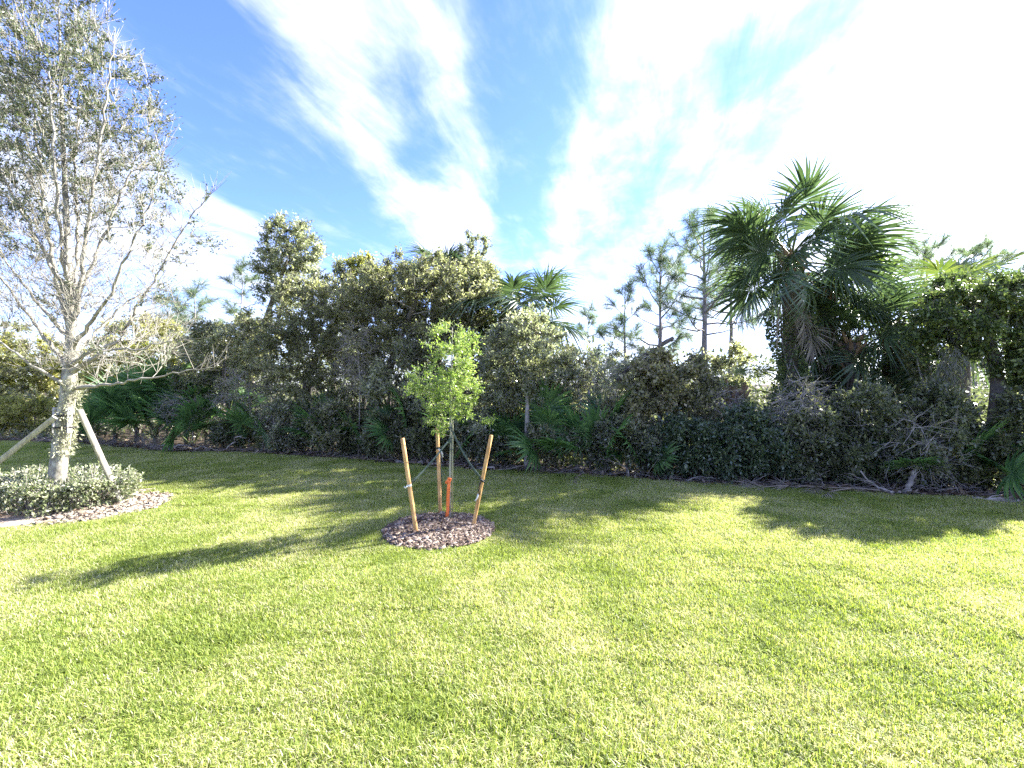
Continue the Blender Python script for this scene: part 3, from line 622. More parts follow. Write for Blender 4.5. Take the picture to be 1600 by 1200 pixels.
# ------------------------------------------------------------------ the wood: pines
def needle_tufts(C, D, r, n, ln, w=.004):
    m = len(C); d = nrm(np.repeat(D, n, 0) * .55 + r.normal(0, .62, (m * n, 3)) + np.array([0, 0, .12])); P = np.repeat(C, n, 0) + np.repeat(D, n, 0) * r.uniform(-.14, .1, (m * n, 1)); L = (ln * r.uniform(.7, 1.2, m * n))[:, None]
    s = nrm(np.cross(d, r.normal(0, 1, (m * n, 3)))) * w
    V = np.stack([P - s, P + s, P + d * L + s * .5 - [0, 0, .04], P + d * L - s * .5 - [0, 0, .04]], 1).reshape(-1, 3)
    return V, np.arange(len(V)).reshape(-1, 4)
def pine(label, px, Y, top, seed, crown=.55, spread=1.0, nb=22, rad=.09, tuft=.27, lean=0.0):
    r = np.random.default_rng(seed); x = gx(px, Y); z0 = float(ground_z(x, Y)) - .05; H = CAMZ - (top - 600) / FPX * Y - z0
    root = thing('pine_tree', (x, Y, z0), label, 'tree', 'pines behind the wood')
    t = np.linspace(0, 1, 18); wx = np.cumsum(r.normal(0, .012, 18)) * H * .12 + lean * t; tr = np.stack([wx, wx * .3, H * t, rad * (1 - .86 * t)], 1)
    V, F = path_tube(tr, 8, .08, seed); link('trunk', mesh_np('trunk', V, F, M['pinebark'], smooth=True), root)
    parts, C, D = [], [], []
    for i in range(nb):
        f = 1 - crown * (i / nb) ** .9; z = H * f; c = np.array([np.interp(z, tr[:, 2], tr[:, 0]), np.interp(z, tr[:, 2], tr[:, 1]), z])
        az = i * 2.4 + r.uniform(-.4, .4); ln = spread * (.25 + .95 * min(1, (1 - f) / crown * 1.5)) * r.uniform(.55, 1.15); el = math.radians(48 - 50 * (1 - f) / crown + r.uniform(-10, 10))
        d = np.array([math.cos(az) * math.cos(el), math.sin(az) * math.cos(el), math.sin(el)]); s = np.linspace(0, 1, 6)
        p = c + d * (ln * s)[:, None] + np.array([0, 0, 1]) * (.22 * ln * s ** 2.5)[:, None] + r.normal(0, .02, (6, 3)) * ln
        p[0] = c; parts.append(path_tube(np.concatenate([p, (.022 * (1.1 - s))[:, None] * (.5 + ln * .5)], 1), 4, 0, 0, False))
        if r.uniform() < .16 and i > nb * .5: continue
        for j in range(4 + int(ln * 5)):
            u = r.uniform(.5, 1); q = np.array([np.interp(u, s, p[:, k]) for k in range(3)]); dd = nrm(d + r.normal(0, .55, 3) + [0, 0, .35]); e = q + dd * r.uniform(.1, .32)
            parts.append(path_tube(np.array([[*q, .008], [*e, .005]]), 3, 0, 0, False)); C.append(e); D.append(dd)
        C.append(p[-1]); D.append(nrm(p[-1] - p[-2]))
    C.append(tr[-1, :3]); D.append([0, 0, 1.])
    V, F = join(parts); link('branches', mesh_np('branches', V, F, M['pinebark'], smooth=True), root)
    V, F = needle_tufts(np.array(C), nrm(np.array(D)), r, 46, tuft, .0038 * Y / 15)
    link('crown', mesh_np('crown', V, F, M['pine'], {'rnd': np.repeat(r.uniform(0, 1, len(C)), 46)}), root)
pine('tall slash pine with long bare trunk just left of the tall palm', 1100, 14.5, 345, 101, .55, 1.9, 30, .13)
pine('bushy slash pine left of the tall bare trunked one', 1030, 15.5, 398, 102, .6, 1.4, 26, .11)
pine('slim pine with ragged crown, leftmost in the gap beside the vine heap', 978, 16, 455, 103, .7, 1.1, 18, .08)
pine('slender small pine standing alone in the gap over the grey twigs', 918, 19, 488, 104, .5, .7, 12, .06)
pine('far pine trunk close behind the tall palm trunk on its left', 1140, 15, 400, 105, .4, 1.5, 18, .12)
pine('far pine with flat spreading crown above the low yellow palm', 1448, 20, 398, 106, .35, 2.2, 22, .13)
pine('far pine with feathery crown above the mossy tree', 1522, 20, 396, 107, .35, 2.0, 20, .13)
pine('little pine poking up between the braced oak and the thicket', 374, 19, 418, 108, .35, .8, 11, .06)
pine('ragged pine just right of the braced oak crown', 305, 16, 455, 109, .5, .9, 14, .07)
pine('pale pine behind the braced oak branches', 262, 17, 470, 110, .6, 1.0, 16, .07)

# ------------------------------------------------------------------ the wood: trees and thickets
G = 'trees and shrubs of the wood'
def tpoly(*pts): return [(*at(px, py, Y), r) for px, py, Y, r in pts]
def from_ground(px, Y, r, *pts): return [base_at(px, Y, r)] + tpoly(*pts)
plant('oak_tree', 'tall dark oak whose loose crown rises highest left of the thicket', 'tree', from_ground(385, 12, .10, (395, 560, 12, .085), (425, 470, 12, .06), (448, 410, 12, .04)),
      [pb(455, 382, 12, 46, 46), pb(430, 420, 12, 34, 40), pb(480, 400, 12, 34, 34), pb(440, 465, 12, 40, 30)], 420, 13000, .062, 'greygreen', 201, group=G, tlen=.3, spread=.7)
plant('scrub_oak', 'rounded olive shrub at the left end of the oak thicket', 'shrub', from_ground(350, 11.2, .06, (348, 610, 11.2, .05), (352, 560, 11.2, .03)),
      [pb(350, 560, 11.2, 70, 60), pb(310, 590, 11.3, 45, 45), pb(395, 540, 11, 45, 45), pb(330, 520, 11.6, 40, 25)], 520, 17000, .055, 'myrtle', 202, group=G, kill=.3, bare=.35, twigmat='greytwig')
plant('scrub_oak', 'broad grey green oak thicket filling the middle left of the wood', 'tree', from_ground(470, 10.6, .12, (480, 600, 10.5, .1), (500, 540, 10.4, .06)),
      [pb(505, 492, 10.3, 92, 66), pb(440, 560, 10.1, 65, 62), pb(545, 560, 10, 70, 66), pb(480, 610, 9.9, 70, 50), pb(560, 470, 10.6, 60, 45)], 900, 30000, .055, 'myrtle', 203, group=G, kill=.3, step=.18, bare=.4, twigmat='greytwig')
plant('scrub_oak', 'big oak with leaning dark trunk behind the young staked tree', 'tree', from_ground(553, 9.6, .15, (572, 655, 9.6, .13), (600, 600, 9.6, .1), (625, 530, 9.7, .07), (650, 470, 9.8, .05)),
      [pb(630, 455, 9.8, 85, 60), pb(715, 455, 9.6, 82, 66), pb(590, 540, 9.4, 55, 50), pb(680, 540, 9.2, 70, 50, w=.6), pb(740, 450, 10, 45, 50), pb(610, 430, 10.2, 50, 30)], 950, 30000, .055, 'myrtle', 204, group=G, kill=.3, step=.18, bare=.4, twigmat='greytwig')
plant('scrub_oak', 'yellowish leafy top sprouting over the crest of the thicket', 'tree', from_ground(568, 11.4, .07, (570, 520, 11.4, .05), (568, 450, 11.4, .03)),
      [pb(566, 432, 11.4, 32, 36), pb(590, 440, 11.4, 24, 28)], 180, 5200, .06, 'olive', 205, group=G, spread=.6)
plant('scrub_oak', 'thin leaved treetop with sparse upright sprigs right of the hidden palm', 'tree', from_ground(738, 11, .07, (738, 520, 11, .05), (740, 430, 11, .025)),
      [pb(742, 395, 11, 27, 34), pb(728, 420, 11, 28, 32)], 200, 3200, .05, 'greygreen', 206, group=G, spread=.5)
plant('scrub_oak', 'grey leaved shrub hanging low behind the left stake', 'shrub', from_ground(600, 9.1, .05, (605, 650, 9.1, .04), (610, 600, 9.1, .03)),
      [pb(610, 600, 9.0, 52, 45), pb(640, 560, 9.0, 40, 40), pb(660, 630, 8.8, 45, 50, w=.8)], 360, 11000, .055, 'greygreen', 207, group=G, kill=.28, bare=.4, twigmat='greytwig')
plant('scrub_oak', 'dense grey oak crown filling the notch right of the highest oak', 'tree', from_ground(520, 11.6, .09, (522, 560, 11.6, .07), (525, 500, 11.6, .05)),
      [pb(535, 458, 11.6, 70, 52), pb(480, 500, 11.4, 50, 46), pb(575, 480, 11.4, 52, 52), pb(530, 540, 11.2, 80, 46)], 620, 17000, .066, 'greygreen', 230, group=G, bare=.35, twigmat='greytwig', kill=.32, step=.2, infl=1.6)
plant('scrub_oak', 'olive thicket between the rounded left shrub and the highest oak', 'shrub', from_ground(385, 12.4, .07, (385, 590, 12.4, .05), (385, 540, 12.4, .04)),
      [pb(380, 530, 12.4, 60, 40), pb(330, 545, 12.6, 55, 42), pb(420, 520, 12.2, 50, 48), pb(300, 560, 12.8, 55, 45)], 520, 15000, .068, 'myrtle', 231, group=G, kill=.34, step=.2, infl=1.6)
plant('scrub_oak', 'dense oak crown on the crest behind the big leaning oak', 'tree', from_ground(660, 11.3, .1, (660, 560, 11.3, .08), (665, 480, 11.3, .05)),
      [pb(650, 450, 11.0, 75, 42), pb(720, 440, 10.8, 60, 42), pb(690, 500, 10.8, 90, 55), pb(620, 510, 11, 60, 50), pb(770, 480, 10.6, 50, 52)], 760, 20000, .066, 'myrtle', 232, group=G, bare=.35, twigmat='greytwig', kill=.32, step=.2, infl=1.6)
plant('scrub_oak', 'low grey leaved bush filling the shade behind the staked trunk', 'shrub', from_ground(725, 9.2, .05, (725, 650, 9.2, .04), (726, 610, 9.2, .03)),
      [pb(725, 610, 9.2, 55, 55), pb(690, 650, 9.1, 50, 40), pb(760, 590, 9.2, 45, 55)], 380, 11000, .06, 'greygreen', 233, group=G, kill=.28, bare=.4, twigmat='greytwig')
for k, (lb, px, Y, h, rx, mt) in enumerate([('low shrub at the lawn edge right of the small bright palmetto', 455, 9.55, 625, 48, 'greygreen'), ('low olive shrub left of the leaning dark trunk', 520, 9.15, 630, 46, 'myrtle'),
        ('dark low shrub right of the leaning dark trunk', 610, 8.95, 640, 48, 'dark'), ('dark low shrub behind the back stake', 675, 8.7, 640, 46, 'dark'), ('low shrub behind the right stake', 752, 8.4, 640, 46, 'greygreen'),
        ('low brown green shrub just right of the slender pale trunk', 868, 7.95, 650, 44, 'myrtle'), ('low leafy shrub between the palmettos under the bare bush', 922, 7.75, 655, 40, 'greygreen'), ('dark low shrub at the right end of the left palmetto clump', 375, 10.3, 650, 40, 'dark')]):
    plant('low_shrub', lb, 'shrub', from_ground(px, Y, .025, (px, 700, Y, .02)), [pb(px, (h + 715) / 2, Y, rx, (720 - h) / 2), pb(px + 18, h + 15, Y + .2, rx * .7, 24), pb(px - 24, h + 30, Y + .1, rx * .6, 26)], 300, 6500, .056, mt, 260 + k, group=G, kill=.24, bare=.25, twigmat='greytwig')
plant('slender_tree', 'slender tree with thin pale grey trunk right of the staked tree', 'tree', [base_at(822, 8.0, .05)] + tpoly((824, 640, 8.0, .04), (823, 560, 8.0, .03), (820, 490, 8.0, .016)),
      [pb(820, 560, 8.1, 72, 72), pb(790, 600, 8.2, 50, 42), pb(860, 590, 8.1, 50, 45), pb(822, 510, 8.2, 30, 38)], 620, 16000, .052, 'greygreen', 208, bark='greytwig', group=G, kill=.28, bare=.25, twigmat='greytwig')
plant('scrub_oak', 'brown green thicket between the bushy palm and the grey twigs', 'shrub', from_ground(862, 8.7, .06, (868, 640, 8.7, .05), (872, 600, 8.7, .03)),
      [pb(868, 595, 8.7, 58, 50), pb(900, 570, 8.8, 40, 36), pb(840, 640, 8.7, 55, 45), pb(770, 640, 8.9, 50, 55)], 560, 16000, .055, 'myrtle', 209, group=G, kill=.28, bare=.3, twigmat='greytwig')
plant('bare_bush', 'nearly leafless bush of tangled grey twigs in the gap', 'shrub', from_ground(925, 8.3, .04, (922, 660, 8.3, .035), (920, 610, 8.3, .02)),
      [pb(922, 610, 8.3, 48, 60), pb(945, 570, 8.5, 34, 35), pb(905, 650, 8.2, 40, 42)], 700, 2600, .045, 'greygreen', 210, bark='greytwig', group=G, kill=.2, step=.13, bare=.9, droop=.2)
plant('vine_heap', 'rounded heap of sunlit brownish vines between bare bush and dark shrubs', 'shrub', from_ground(1035, 8.0, .06, (1030, 660, 7.9, .05), (1040, 610, 7.9, .03)),
      [pb(1040, 606, 7.9, 74, 58), pb(985, 645, 7.7, 42, 42), pb(1090, 640, 7.8, 48, 42), pb(1030, 570, 8.1, 42, 26)], 600, 17000, .06, 'brownvine', 211, group=G, kill=.26, bare=.4, twigmat='greytwig', asp=.65)
plant('pale_shrub', 'pale leaved shrub at the left foot of the vine heap', 'shrub', from_ground(980, 7.45, .03, (980, 690, 7.45, .02)),
      [pb(975, 680, 7.4, 42, 36), pb(1005, 700, 7.3, 30, 30)], 260, 6000, .055, 'greygreen', 212, group=G, kill=.24)
plant('holly_shrub', 'dense dark green shrub below the vine heap, nearest its left side', 'shrub', from_ground(1080, 7.3, .03, (1080, 700, 7.3, .02)),
      [pb(1075, 695, 7.2, 52, 46), pb(1040, 715, 7.1, 30, 32), pb(1110, 720, 7.1, 34, 34)], 420, 14000, .05, 'holly', 213, group=G, kill=.22)
plant('holly_shrub', 'dense dark green shrub in front of the tall palm trunk', 'shrub', from_ground(1170, 7.05, .03, (1170, 700, 7.05, .02)),
      [pb(1165, 690, 7.0, 56, 48), pb(1135, 715, 6.9, 36, 36), pb(1200, 715, 6.9, 44, 38)], 460, 16000, .05, 'holly', 214, group=G, kill=.22)
plant('holly_shrub', 'twiggy dark shrub right of the tall palm trunk', 'shrub', from_ground(1265, 6.95, .03, (1265, 700, 6.95, .02)),
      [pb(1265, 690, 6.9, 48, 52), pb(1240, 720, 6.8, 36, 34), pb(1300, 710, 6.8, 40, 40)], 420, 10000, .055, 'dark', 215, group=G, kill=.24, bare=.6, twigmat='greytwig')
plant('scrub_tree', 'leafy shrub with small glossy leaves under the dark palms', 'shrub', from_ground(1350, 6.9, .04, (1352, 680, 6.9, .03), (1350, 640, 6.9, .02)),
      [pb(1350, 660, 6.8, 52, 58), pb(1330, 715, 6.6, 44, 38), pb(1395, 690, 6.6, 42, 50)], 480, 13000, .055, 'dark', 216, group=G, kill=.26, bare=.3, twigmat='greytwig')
plant('scrub_tree', 'shrub with gloomy foliage left of the mossy tree trunk', 'shrub', from_ground(1475, 6.5, .04, (1475, 680, 6.5, .03), (1478, 640, 6.5, .02)),
      [pb(1470, 660, 6.5, 54, 58), pb(1440, 710, 6.3, 44, 40), pb(1505, 710, 6.3, 44, 40)], 480, 13000, .055, 'dark', 217, group=G, kill=.26, bare=.35, twigmat='greytwig')
mt_ = plant('mossy_tree', 'tree at the right edge with thick dark trunk and hanging grey moss', 'tree', from_ground(1555, 6.6, .13, (1553, 690, 6.6, .11), (1560, 600, 6.7, .09), (1545, 520, 6.8, .06), (1535, 460, 6.9, .04)),
      [pb(1530, 495, 6.6, 74, 62), pb(1585, 465, 6.5, 62, 54), pb(1470, 520, 7.0, 46, 50), pb(1600, 560, 6.5, 60, 60), pb(1500, 460, 7.3, 50, 35), pb(1650, 520, 6.6, 60, 70)], 860, 25000, .055, 'ivy', 218, group=G, kill=.28, bare=.25)
plant('scrub_tree', 'shrub right of the mossy tree trunk, cut by the picture edge', 'shrub', from_ground(1600, 6.1, .04, (1602, 690, 6.1, .03), (1605, 640, 6.1, .02)),
      [pb(1605, 660, 6.1, 50, 60), pb(1580, 715, 6.0, 40, 34), pb(1660, 690, 6.0, 55, 60)], 460, 12000, .055, 'dark', 219, group=G, kill=.26, bare=.3)
for k, (lb, px, Y, py, rx, ry) in enumerate([('tangle of grey dead twigs above the right end of the palmetto clump', 388, 10.2, 612, 52, 42), ('grey dead twigs hanging over the left palmetto clump', 300, 10.9, 640, 50, 30),
        ('bare grey twigs inside the dark hollow of the big oak', 560, 9.2, 560, 34, 60), ('grey dead brush between the two tall palm trunks', 1252, 7.0, 640, 40, 60), ('grey dead brush under the gloomy shrub at right', 1440, 6.35, 690, 60, 50), ('dead reddish twigs beside the small bright palmetto', 440, 9.6, 660, 36, 36),
        ('bleached twigs right of the vine heap below the stunted palm', 1130, 7.6, 640, 30, 40)]):
    plant('dead_brush', lb, 'brush', from_ground(px, Y, .02, (px + 3, py + ry * .6, Y, .014), (px, py, Y, .01)), [pb(px, py, Y, rx, ry)], 420, 300, .045, 'brownvine', 240 + k, bark='greytwig', group='dead brush in the wood', kill=.15, step=.1, bare=.95, droop=.35, trop=-.05, twig_r=.003)
plant('scrub_oak', 'thin grey green bush in the gap below the slim ragged pine', 'shrub', from_ground(960, 11.5, .04, (962, 620, 11.5, .03)), [pb(965, 590, 11.5, 48, 42), pb(1010, 575, 11.8, 40, 36), pb(925, 600, 11.3, 34, 34)], 360, 6000, .06, 'greygreen', 270, group=G, kill=.3, bare=.4, twigmat='greytwig')
plant('scrub_oak', 'thin olive bush in the gap under the tall bare trunked pine', 'shrub', from_ground(1105, 11.2, .04, (1104, 620, 11.2, .03)), [pb(1100, 590, 11.2, 46, 42), pb(1145, 575, 11.4, 36, 44), pb(1065, 600, 11.2, 34, 34)], 360, 6000, .06, 'myrtle', 271, group=G, kill=.3, bare=.4, twigmat='greytwig')
# left, farther off
plant('olive_shrub', 'sunlit olive bush behind the braced oak trunk, second from the left', 'shrub', from_ground(60, 15, .07, (62, 600, 15, .05), (64, 570, 15, .03)),
      [pb(50, 565, 15, 70, 52), pb(110, 580, 14.8, 50, 42), pb(10, 600, 15, 45, 40)], 420, 13000, .075, 'olive', 220, group=G, kill=.4, step=.24, infl=2)
plant('olive_shrub', 'tall yellow green bush between the braced oak and the thicket', 'shrub', from_ground(215, 13.6, .08, (215, 600, 13.6, .06), (218, 540, 13.6, .04)),
      [pb(210, 545, 13.6, 62, 48), pb(260, 560, 13.4, 52, 52), pb(165, 585, 13.2, 50, 40), pb(240, 520, 14, 50, 32)], 560, 19000, .07, 'olive', 221, group=G, kill=.36, step=.22, infl=2)
plant('olive_shrub', 'grey green bush at the far left picture edge behind the brace', 'shrub', from_ground(-20, 14, .07, (-20, 600, 14, .05), (-15, 540, 14, .03)),
      [pb(-15, 550, 14, 70, 60), pb(30, 600, 13.8, 45, 42), pb(-60, 590, 14, 60, 50)], 420, 14000, .07, 'myrtle', 222, group=G, kill=.4, step=.24, infl=2)
plant('olive_shrub', 'low bright green bush at the lawn edge left of the braced trunk', 'shrub', from_ground(55, 12.6, .04, (55, 650, 12.6, .03)),
      [pb(45, 640, 12.6, 44, 26), pb(95, 645, 12.4, 32, 22), pb(5, 645, 12.8, 40, 26)], 320, 11000, .06, 'olive', 223, group=G, kill=.28)
# out of the frame to the right the wood goes on
plant('scrub_tree', 'dark bush past the right picture edge', 'shrub', from_ground(1720, 5.7, .05, (1725, 660, 5.7, .03)), [pb(1730, 680, 5.7, 80, 60), pb(1850, 690, 5.4, 90, 55)], 400, 7000, .06, 'dark', 224, group=G, kill=.3)
# undergrowth and the wood behind, a mass nobody could count
def woodland():
    r = np.random.default_rng(300); C = []
    for k in range(5200):
        px = r.uniform(-500, 2000); back = r.uniform(1.0, 9.0); Y = edgeY(np.clip(px, -300, 1900)) + back; x = gx(px, Y)
        top = 1.15 + .10 * back
        if 260 < px < 890: top = 1.5 + min(back, 4) * .38
        if 860 < px < 1140: top = .8 + .07 * back
        if px > 1140: top = 1.0 + .09 * back
        C.append((x, Y, ground_z(x, Y) + r.uniform(0, 1) ** 1.25 * top))
    for k in range(1300):                                # low growth right up to the lawn
        px = r.uniform(-300, 1900); Y = edgeY(px) + r.uniform(.3, 1.3); x = gx(px, Y)
        if 160 < px < 400: continue
        C.append((x, Y, ground_z(x, Y) + r.uniform(0, .45)))
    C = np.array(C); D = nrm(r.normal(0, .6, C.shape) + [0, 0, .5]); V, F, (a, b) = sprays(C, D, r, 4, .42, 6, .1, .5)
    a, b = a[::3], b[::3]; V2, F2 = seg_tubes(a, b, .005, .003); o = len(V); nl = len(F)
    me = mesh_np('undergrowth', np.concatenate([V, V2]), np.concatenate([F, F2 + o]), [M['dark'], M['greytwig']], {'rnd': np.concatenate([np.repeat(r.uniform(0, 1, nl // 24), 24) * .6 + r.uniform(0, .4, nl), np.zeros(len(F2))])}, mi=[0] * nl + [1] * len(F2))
    tag(link('undergrowth', me), 'dark tangled undergrowth filling the depth of the wood', 'undergrowth', kind='stuff')
woodland()
def far_woods():
    r = np.random.default_rng(301); n = 2600; px = r.uniform(-900, 2500, n); Y = r.uniform(15, 26, n) + 4 * (px < 500); x = gx(px, Y)
    top = 2.3 + .5 * np.sin(x * .7) + .35 * np.sin(x * 1.9 + 1) + .5 * ((px < 880) | (px > 1180)) + .35 * ((px >= 880) & (px <= 1180)); z = r.uniform(0, 1, n) ** .8 * top
    C = np.stack([x, Y, z - .1], 1); D = nrm(r.normal(0, .6, C.shape) + [0, 0, .6]); V, F, _ = sprays(C, D, r, 4, .8, 6, .2, .5)
    tag(link('distant_wood', mesh_np('distant_wood', V, F, M['far'], {'rnd': np.repeat(r.uniform(0, 1, n), 24) * .5 + r.uniform(0, .5, len(F))})), 'low far brush closing the view behind the wood', 'brush', kind='stuff')
far_woods()

# spanish moss hanging in the tree at the right edge
def moss(label, px, py, Y, w, h, n, seed):
    r = np.random.default_rng(seed); c = at(px, py, Y); root = thing('moss_clump', c, label, 'moss', 'hanging grey moss')
    P = r.normal(0, 1, (n, 3)) * [w * .45, w * .4, h * .3] ; P[:, 2] -= np.abs(r.normal(0, h * .35, n)); A = nrm(r.normal(0, .35, (n, 3)) - [0, 0, 1.0])
    V, F = leaf_quads(P, A, r.uniform(.08, .2, n), .07, r); link('strands', mesh_np('strands', V, F, M['moss'], {'rnd': r.uniform(0, 1, n)}), root)
moss('large grey beard of moss in the mossy tree', 1522, 490, 6.75, .36, .7, 1300, 310)
moss('small grey tuft of moss at the right picture edge', 1585, 470, 6.6, .26, .5, 700, 311)
moss('grey tuft of moss low down left of the mossy trunk', 1485, 560, 6.6, .22, .5, 500, 312)

# ------------------------------------------------------------------ saw palmettos at the wood's edge
def palmetto(label, px, Y, n, s, seed, z=0.0, elo=24, dead=1):
    Y += .22
    n = max(7, int(n * .75)); s *= 1.22; z *= .8
    r = random.Random(seed); x = gx(px, Y); z0 = float(ground_z(x, Y)); root = thing('saw_palmetto', (x, Y, z0), label, 'palmetto', 'saw palmettos along the wood edge')
    if True:
        t = np.linspace(0, 1, 5); V, F = path_tube(np.stack([.05 * t, 0 * t, t * (.12 + z) * 1.0 - .04, .05 + 0 * t], 1), 7, .15, seed); link('stem', mesh_np('stem', V, F, M['palmbark'], smooth=True), root)
    for i in range(n):
        q = (i + .5) / n; put_frond('metto', r.randrange(4), root, Vector((.05 * math.cos(i * 2.4), .05 * math.sin(i * 2.4), .08 + z)), i * 137.5 + r.uniform(-20, 20) + seed * 31, 82 + (elo - 82) * q + r.uniform(-8, 8), r.uniform(-72, 72), s * r.uniform(.85, 1.15))
    for i in range(dead): put_frond('dead', i, root, Vector((0, 0, .1 + z)), r.uniform(190, 350), r.uniform(-25, -5), r.uniform(-20, 20), s * .5, 'dead_frond')
P_ = [
 ('saw palmetto nearest the right timber brace of the oak', 178, 11.3, 12, 1.0, .25), ('saw palmetto second from the right brace, dark green', 212, 11.6, 12, 1.1, .45),
 ('tall saw palmetto at the back of the left clump', 262, 11.9, 13, 1.15, .85), ('saw palmetto at the middle front of the left clump', 240, 11.0, 12, .95, .2),
 ('big dark fan palmetto in the heart of the left clump', 290, 11.1, 14, 1.1, .5), ('tall palmetto at the back right of the left clump', 322, 11.5, 13, 1.15, .8),
 ('palmetto with upright spiky fronds ending the left clump on the right', 352, 10.9, 12, 1.05, .45), ('low palmetto under the big fan of the left clump', 300, 10.5, 11, .85, .1),
 ('small bright palmetto alone left of the leaning trunk', 408, 9.75, 12, .85, .1), ('grey green spiky palmetto at the foot of the thicket', 500, 9.35, 12, .9, .12),
 ('palmetto just left of the leaning dark trunk', 535, 9.3, 10, .8, .1), ('shaded palmetto behind the left stake', 640, 8.85, 11, .85, .15),
 ('shaded palmetto right behind the staked trunk', 720, 8.5, 10, .8, .12), ('palmetto at the left foot of the slender pale trunk', 785, 8.25, 10, .75, .1),
 ('bright palmetto right of the slender pale trunk', 852, 7.9, 12, .85, .2), ('low palmetto with drooping fronds under the bare bush', 898, 7.55, 11, .8, .1),
 ('yellow green palmetto under the right of the bare bush', 945, 7.5, 12, .8, .25), ('low palmetto at the foot of the pale leaved shrub', 1000, 7.2, 10, .7, .08),
 ('little palmetto at the foot of the mossy trunk, left side', 1500, 6.15, 11, .75, .08), ('palmetto fan low at the right picture edge', 1578, 5.95, 10, .7, .08),
 ('palmetto in shade under the glossy leaved shrub', 1405, 6.35, 9, .7, .06)]
for k, (lb, px, Y, n, s, z) in enumerate(P_): palmetto(lb, px, Y, n, s, 400 + k, z)

# ------------------------------------------------------------------ dead wood and litter along the edge
def crooked(a, b, r0, r1, seed, arch=0.0, n=9, wob=.05):
    r = np.random.default_rng(seed); t = np.linspace(0, 1, n)[:, None]; p = np.asarray(a) + (np.asarray(b) - np.asarray(a)) * t; L = np.linalg.norm(np.asarray(b) - np.asarray(a))
    w = r.normal(0, wob * L, (n, 3)); w[[0, -1]] = 0; w[:, 2] *= .6; p = p + w; p[:, 2] += arch * np.sin(np.pi * t[:, 0])
    return np.concatenate([p, r0 + (r1 - r0) * t], 1)
def branch(label, p0, p1, r0, r1, seed, arch=0.0, twigs=4, name='fallen_branch', mat='log', cat='branch', wob=.05):
    r = np.random.default_rng(seed + 9); pl = crooked(p0, p1, r0, r1, seed, arch, wob=wob); base = pl[0, :3].copy(); pl[:, :3] -= base
    root = thing(name, base, label, cat, 'dead branches lying along the wood edge')
    V, F = path_tube(pl, 6, .1, seed); link('stem', mesh_np('stem', V, F, M[mat], smooth=True), root)
    for k in range(twigs):
        i = r.integers(3, len(pl) - 1); q = pl[i, :3]; d = nrm(pl[-1, :3] - pl[0, :3] + r.normal(0, .6, 3) * np.linalg.norm(pl[-1, :3])); d[2] = abs(d[2]) * .6
        e = q + d * r.uniform(.15, .45); V, F = path_tube(crooked(q, e, pl[i, 3] * .5, .003, seed + k, 0, 5), 4, 0, 0, False); link('twig', mesh_np('twig', V, F, M[mat], smooth=True), root)
def gp(px, Y, z=.02): x = gx(px, Y); return (x, Y, float(ground_z(x, Y)) + z)
branch('curved bare branch arching out of the litter left of the small palmetto', gp(352, 9.85), gp(385, 9.7, .33), .022, .012, 501, .16, 1)
branch('long grey branch lying under the left palmetto clump', gp(215, 10.9), gp(285, 10.3, .06), .03, .012, 502, .03, 4)
branch('grey sticks lying below the middle of the left clump', gp(262, 10.45), gp(330, 10.0, .1), .022, .008, 503, .08, 5)
branch('pale forked stick leaning under the left clump', gp(243, 10.6), gp(222, 10.7, .35), .014, .006, 504, .02, 2)
branch('thin branch on the ground just behind the right stake', gp(745, 7.95), gp(840, 7.72, .05), .026, .01, 505, .02, 3)
branch('stick on the ground left of the small bright palmetto', gp(300, 10.05), gp(350, 9.8, .05), .02, .008, 506, .05, 3)
branch('thick pale stump of a broken branch standing in front of the dark palms', gp(1412, 6.1), gp(1432, 6.15, .36), .042, .022, 507, .0, 2)
branch('grey branch bowing from the pale broken stump to the left', gp(1408, 6.05, .05), gp(1345, 6.2, .32), .02, .01, 508, -.1, 3)
branch('thin leaning stick in front of the twiggy dark shrub', gp(1215, 6.75), gp(1262, 6.8, .95), .016, .006, 509, .0, 3)
branch('dead pale bough hanging by the tall palm trunk', at(1205, 632, 7.1), at(1248, 612, 7.1), .02, .008, 510, .0, 2, 'dead_bough')
branch('thin stick under the bare bush', gp(985, 7.2), gp(955, 7.3, .38), .014, .006, 511, .05, 2)
branch('low stick at the wood edge below the dark shrub', gp(1060, 7.0), gp(1120, 6.85, .1), .014, .006, 512, .05, 3)
branch('vine clad dead trunk leaning over the vine heap', at(965, 600, 8.4), at(1052, 528, 8.6), .05, .035, 513, .05, 3, 'leaning_trunk', 'bark', 'log')
branch('dark fallen log in the litter below the big oak', gp(600, 8.6), gp(690, 8.35, .05), .04, .025, 514, .0, 2)
branch('short grey log at the right end of the wood edge', gp(1520, 5.75), gp(1592, 5.6, .03), .03, .02, 515, .0, 2)
branch('grey deadfall twigs hanging in the left thicket', at(372, 590, 10.4), at(440, 640, 10.0), .022, .006, 516, .1, 8, 'dead_bough', 'greytwig', wob=.08)
branch('pale dead twigs hooked in the thicket behind the left stake', at(540, 525, 9.3), at(560, 580, 9.2), .018, .005, 517, .05, 7, 'dead_bough', 'greytwig', wob=.08)
for k, (px, Y, az, lb) in enumerate([(1232, 6.45, 190, 'dry grey palm frond on the ground, leftmost of the fallen ones'), (1290, 6.35, 170, 'dry grey palm frond lying second from the left'),
                                     (1335, 6.25, 200, 'dry palm frond lying third from the left'), (1375, 6.1, 160, 'dry palm frond, rightmost of those lying before the palms'), (912, 7.3, 240, 'dead drooping palm frond under the bare bush')]):
    root = thing('fallen_frond', gp(px, Y, .06), lb, 'palm frond', 'dry fronds on the ground')
    put_frond('dead', k, root, Vector((0, 0, 0)), az, 4, 10 * (k - 2), .62, 'blade')
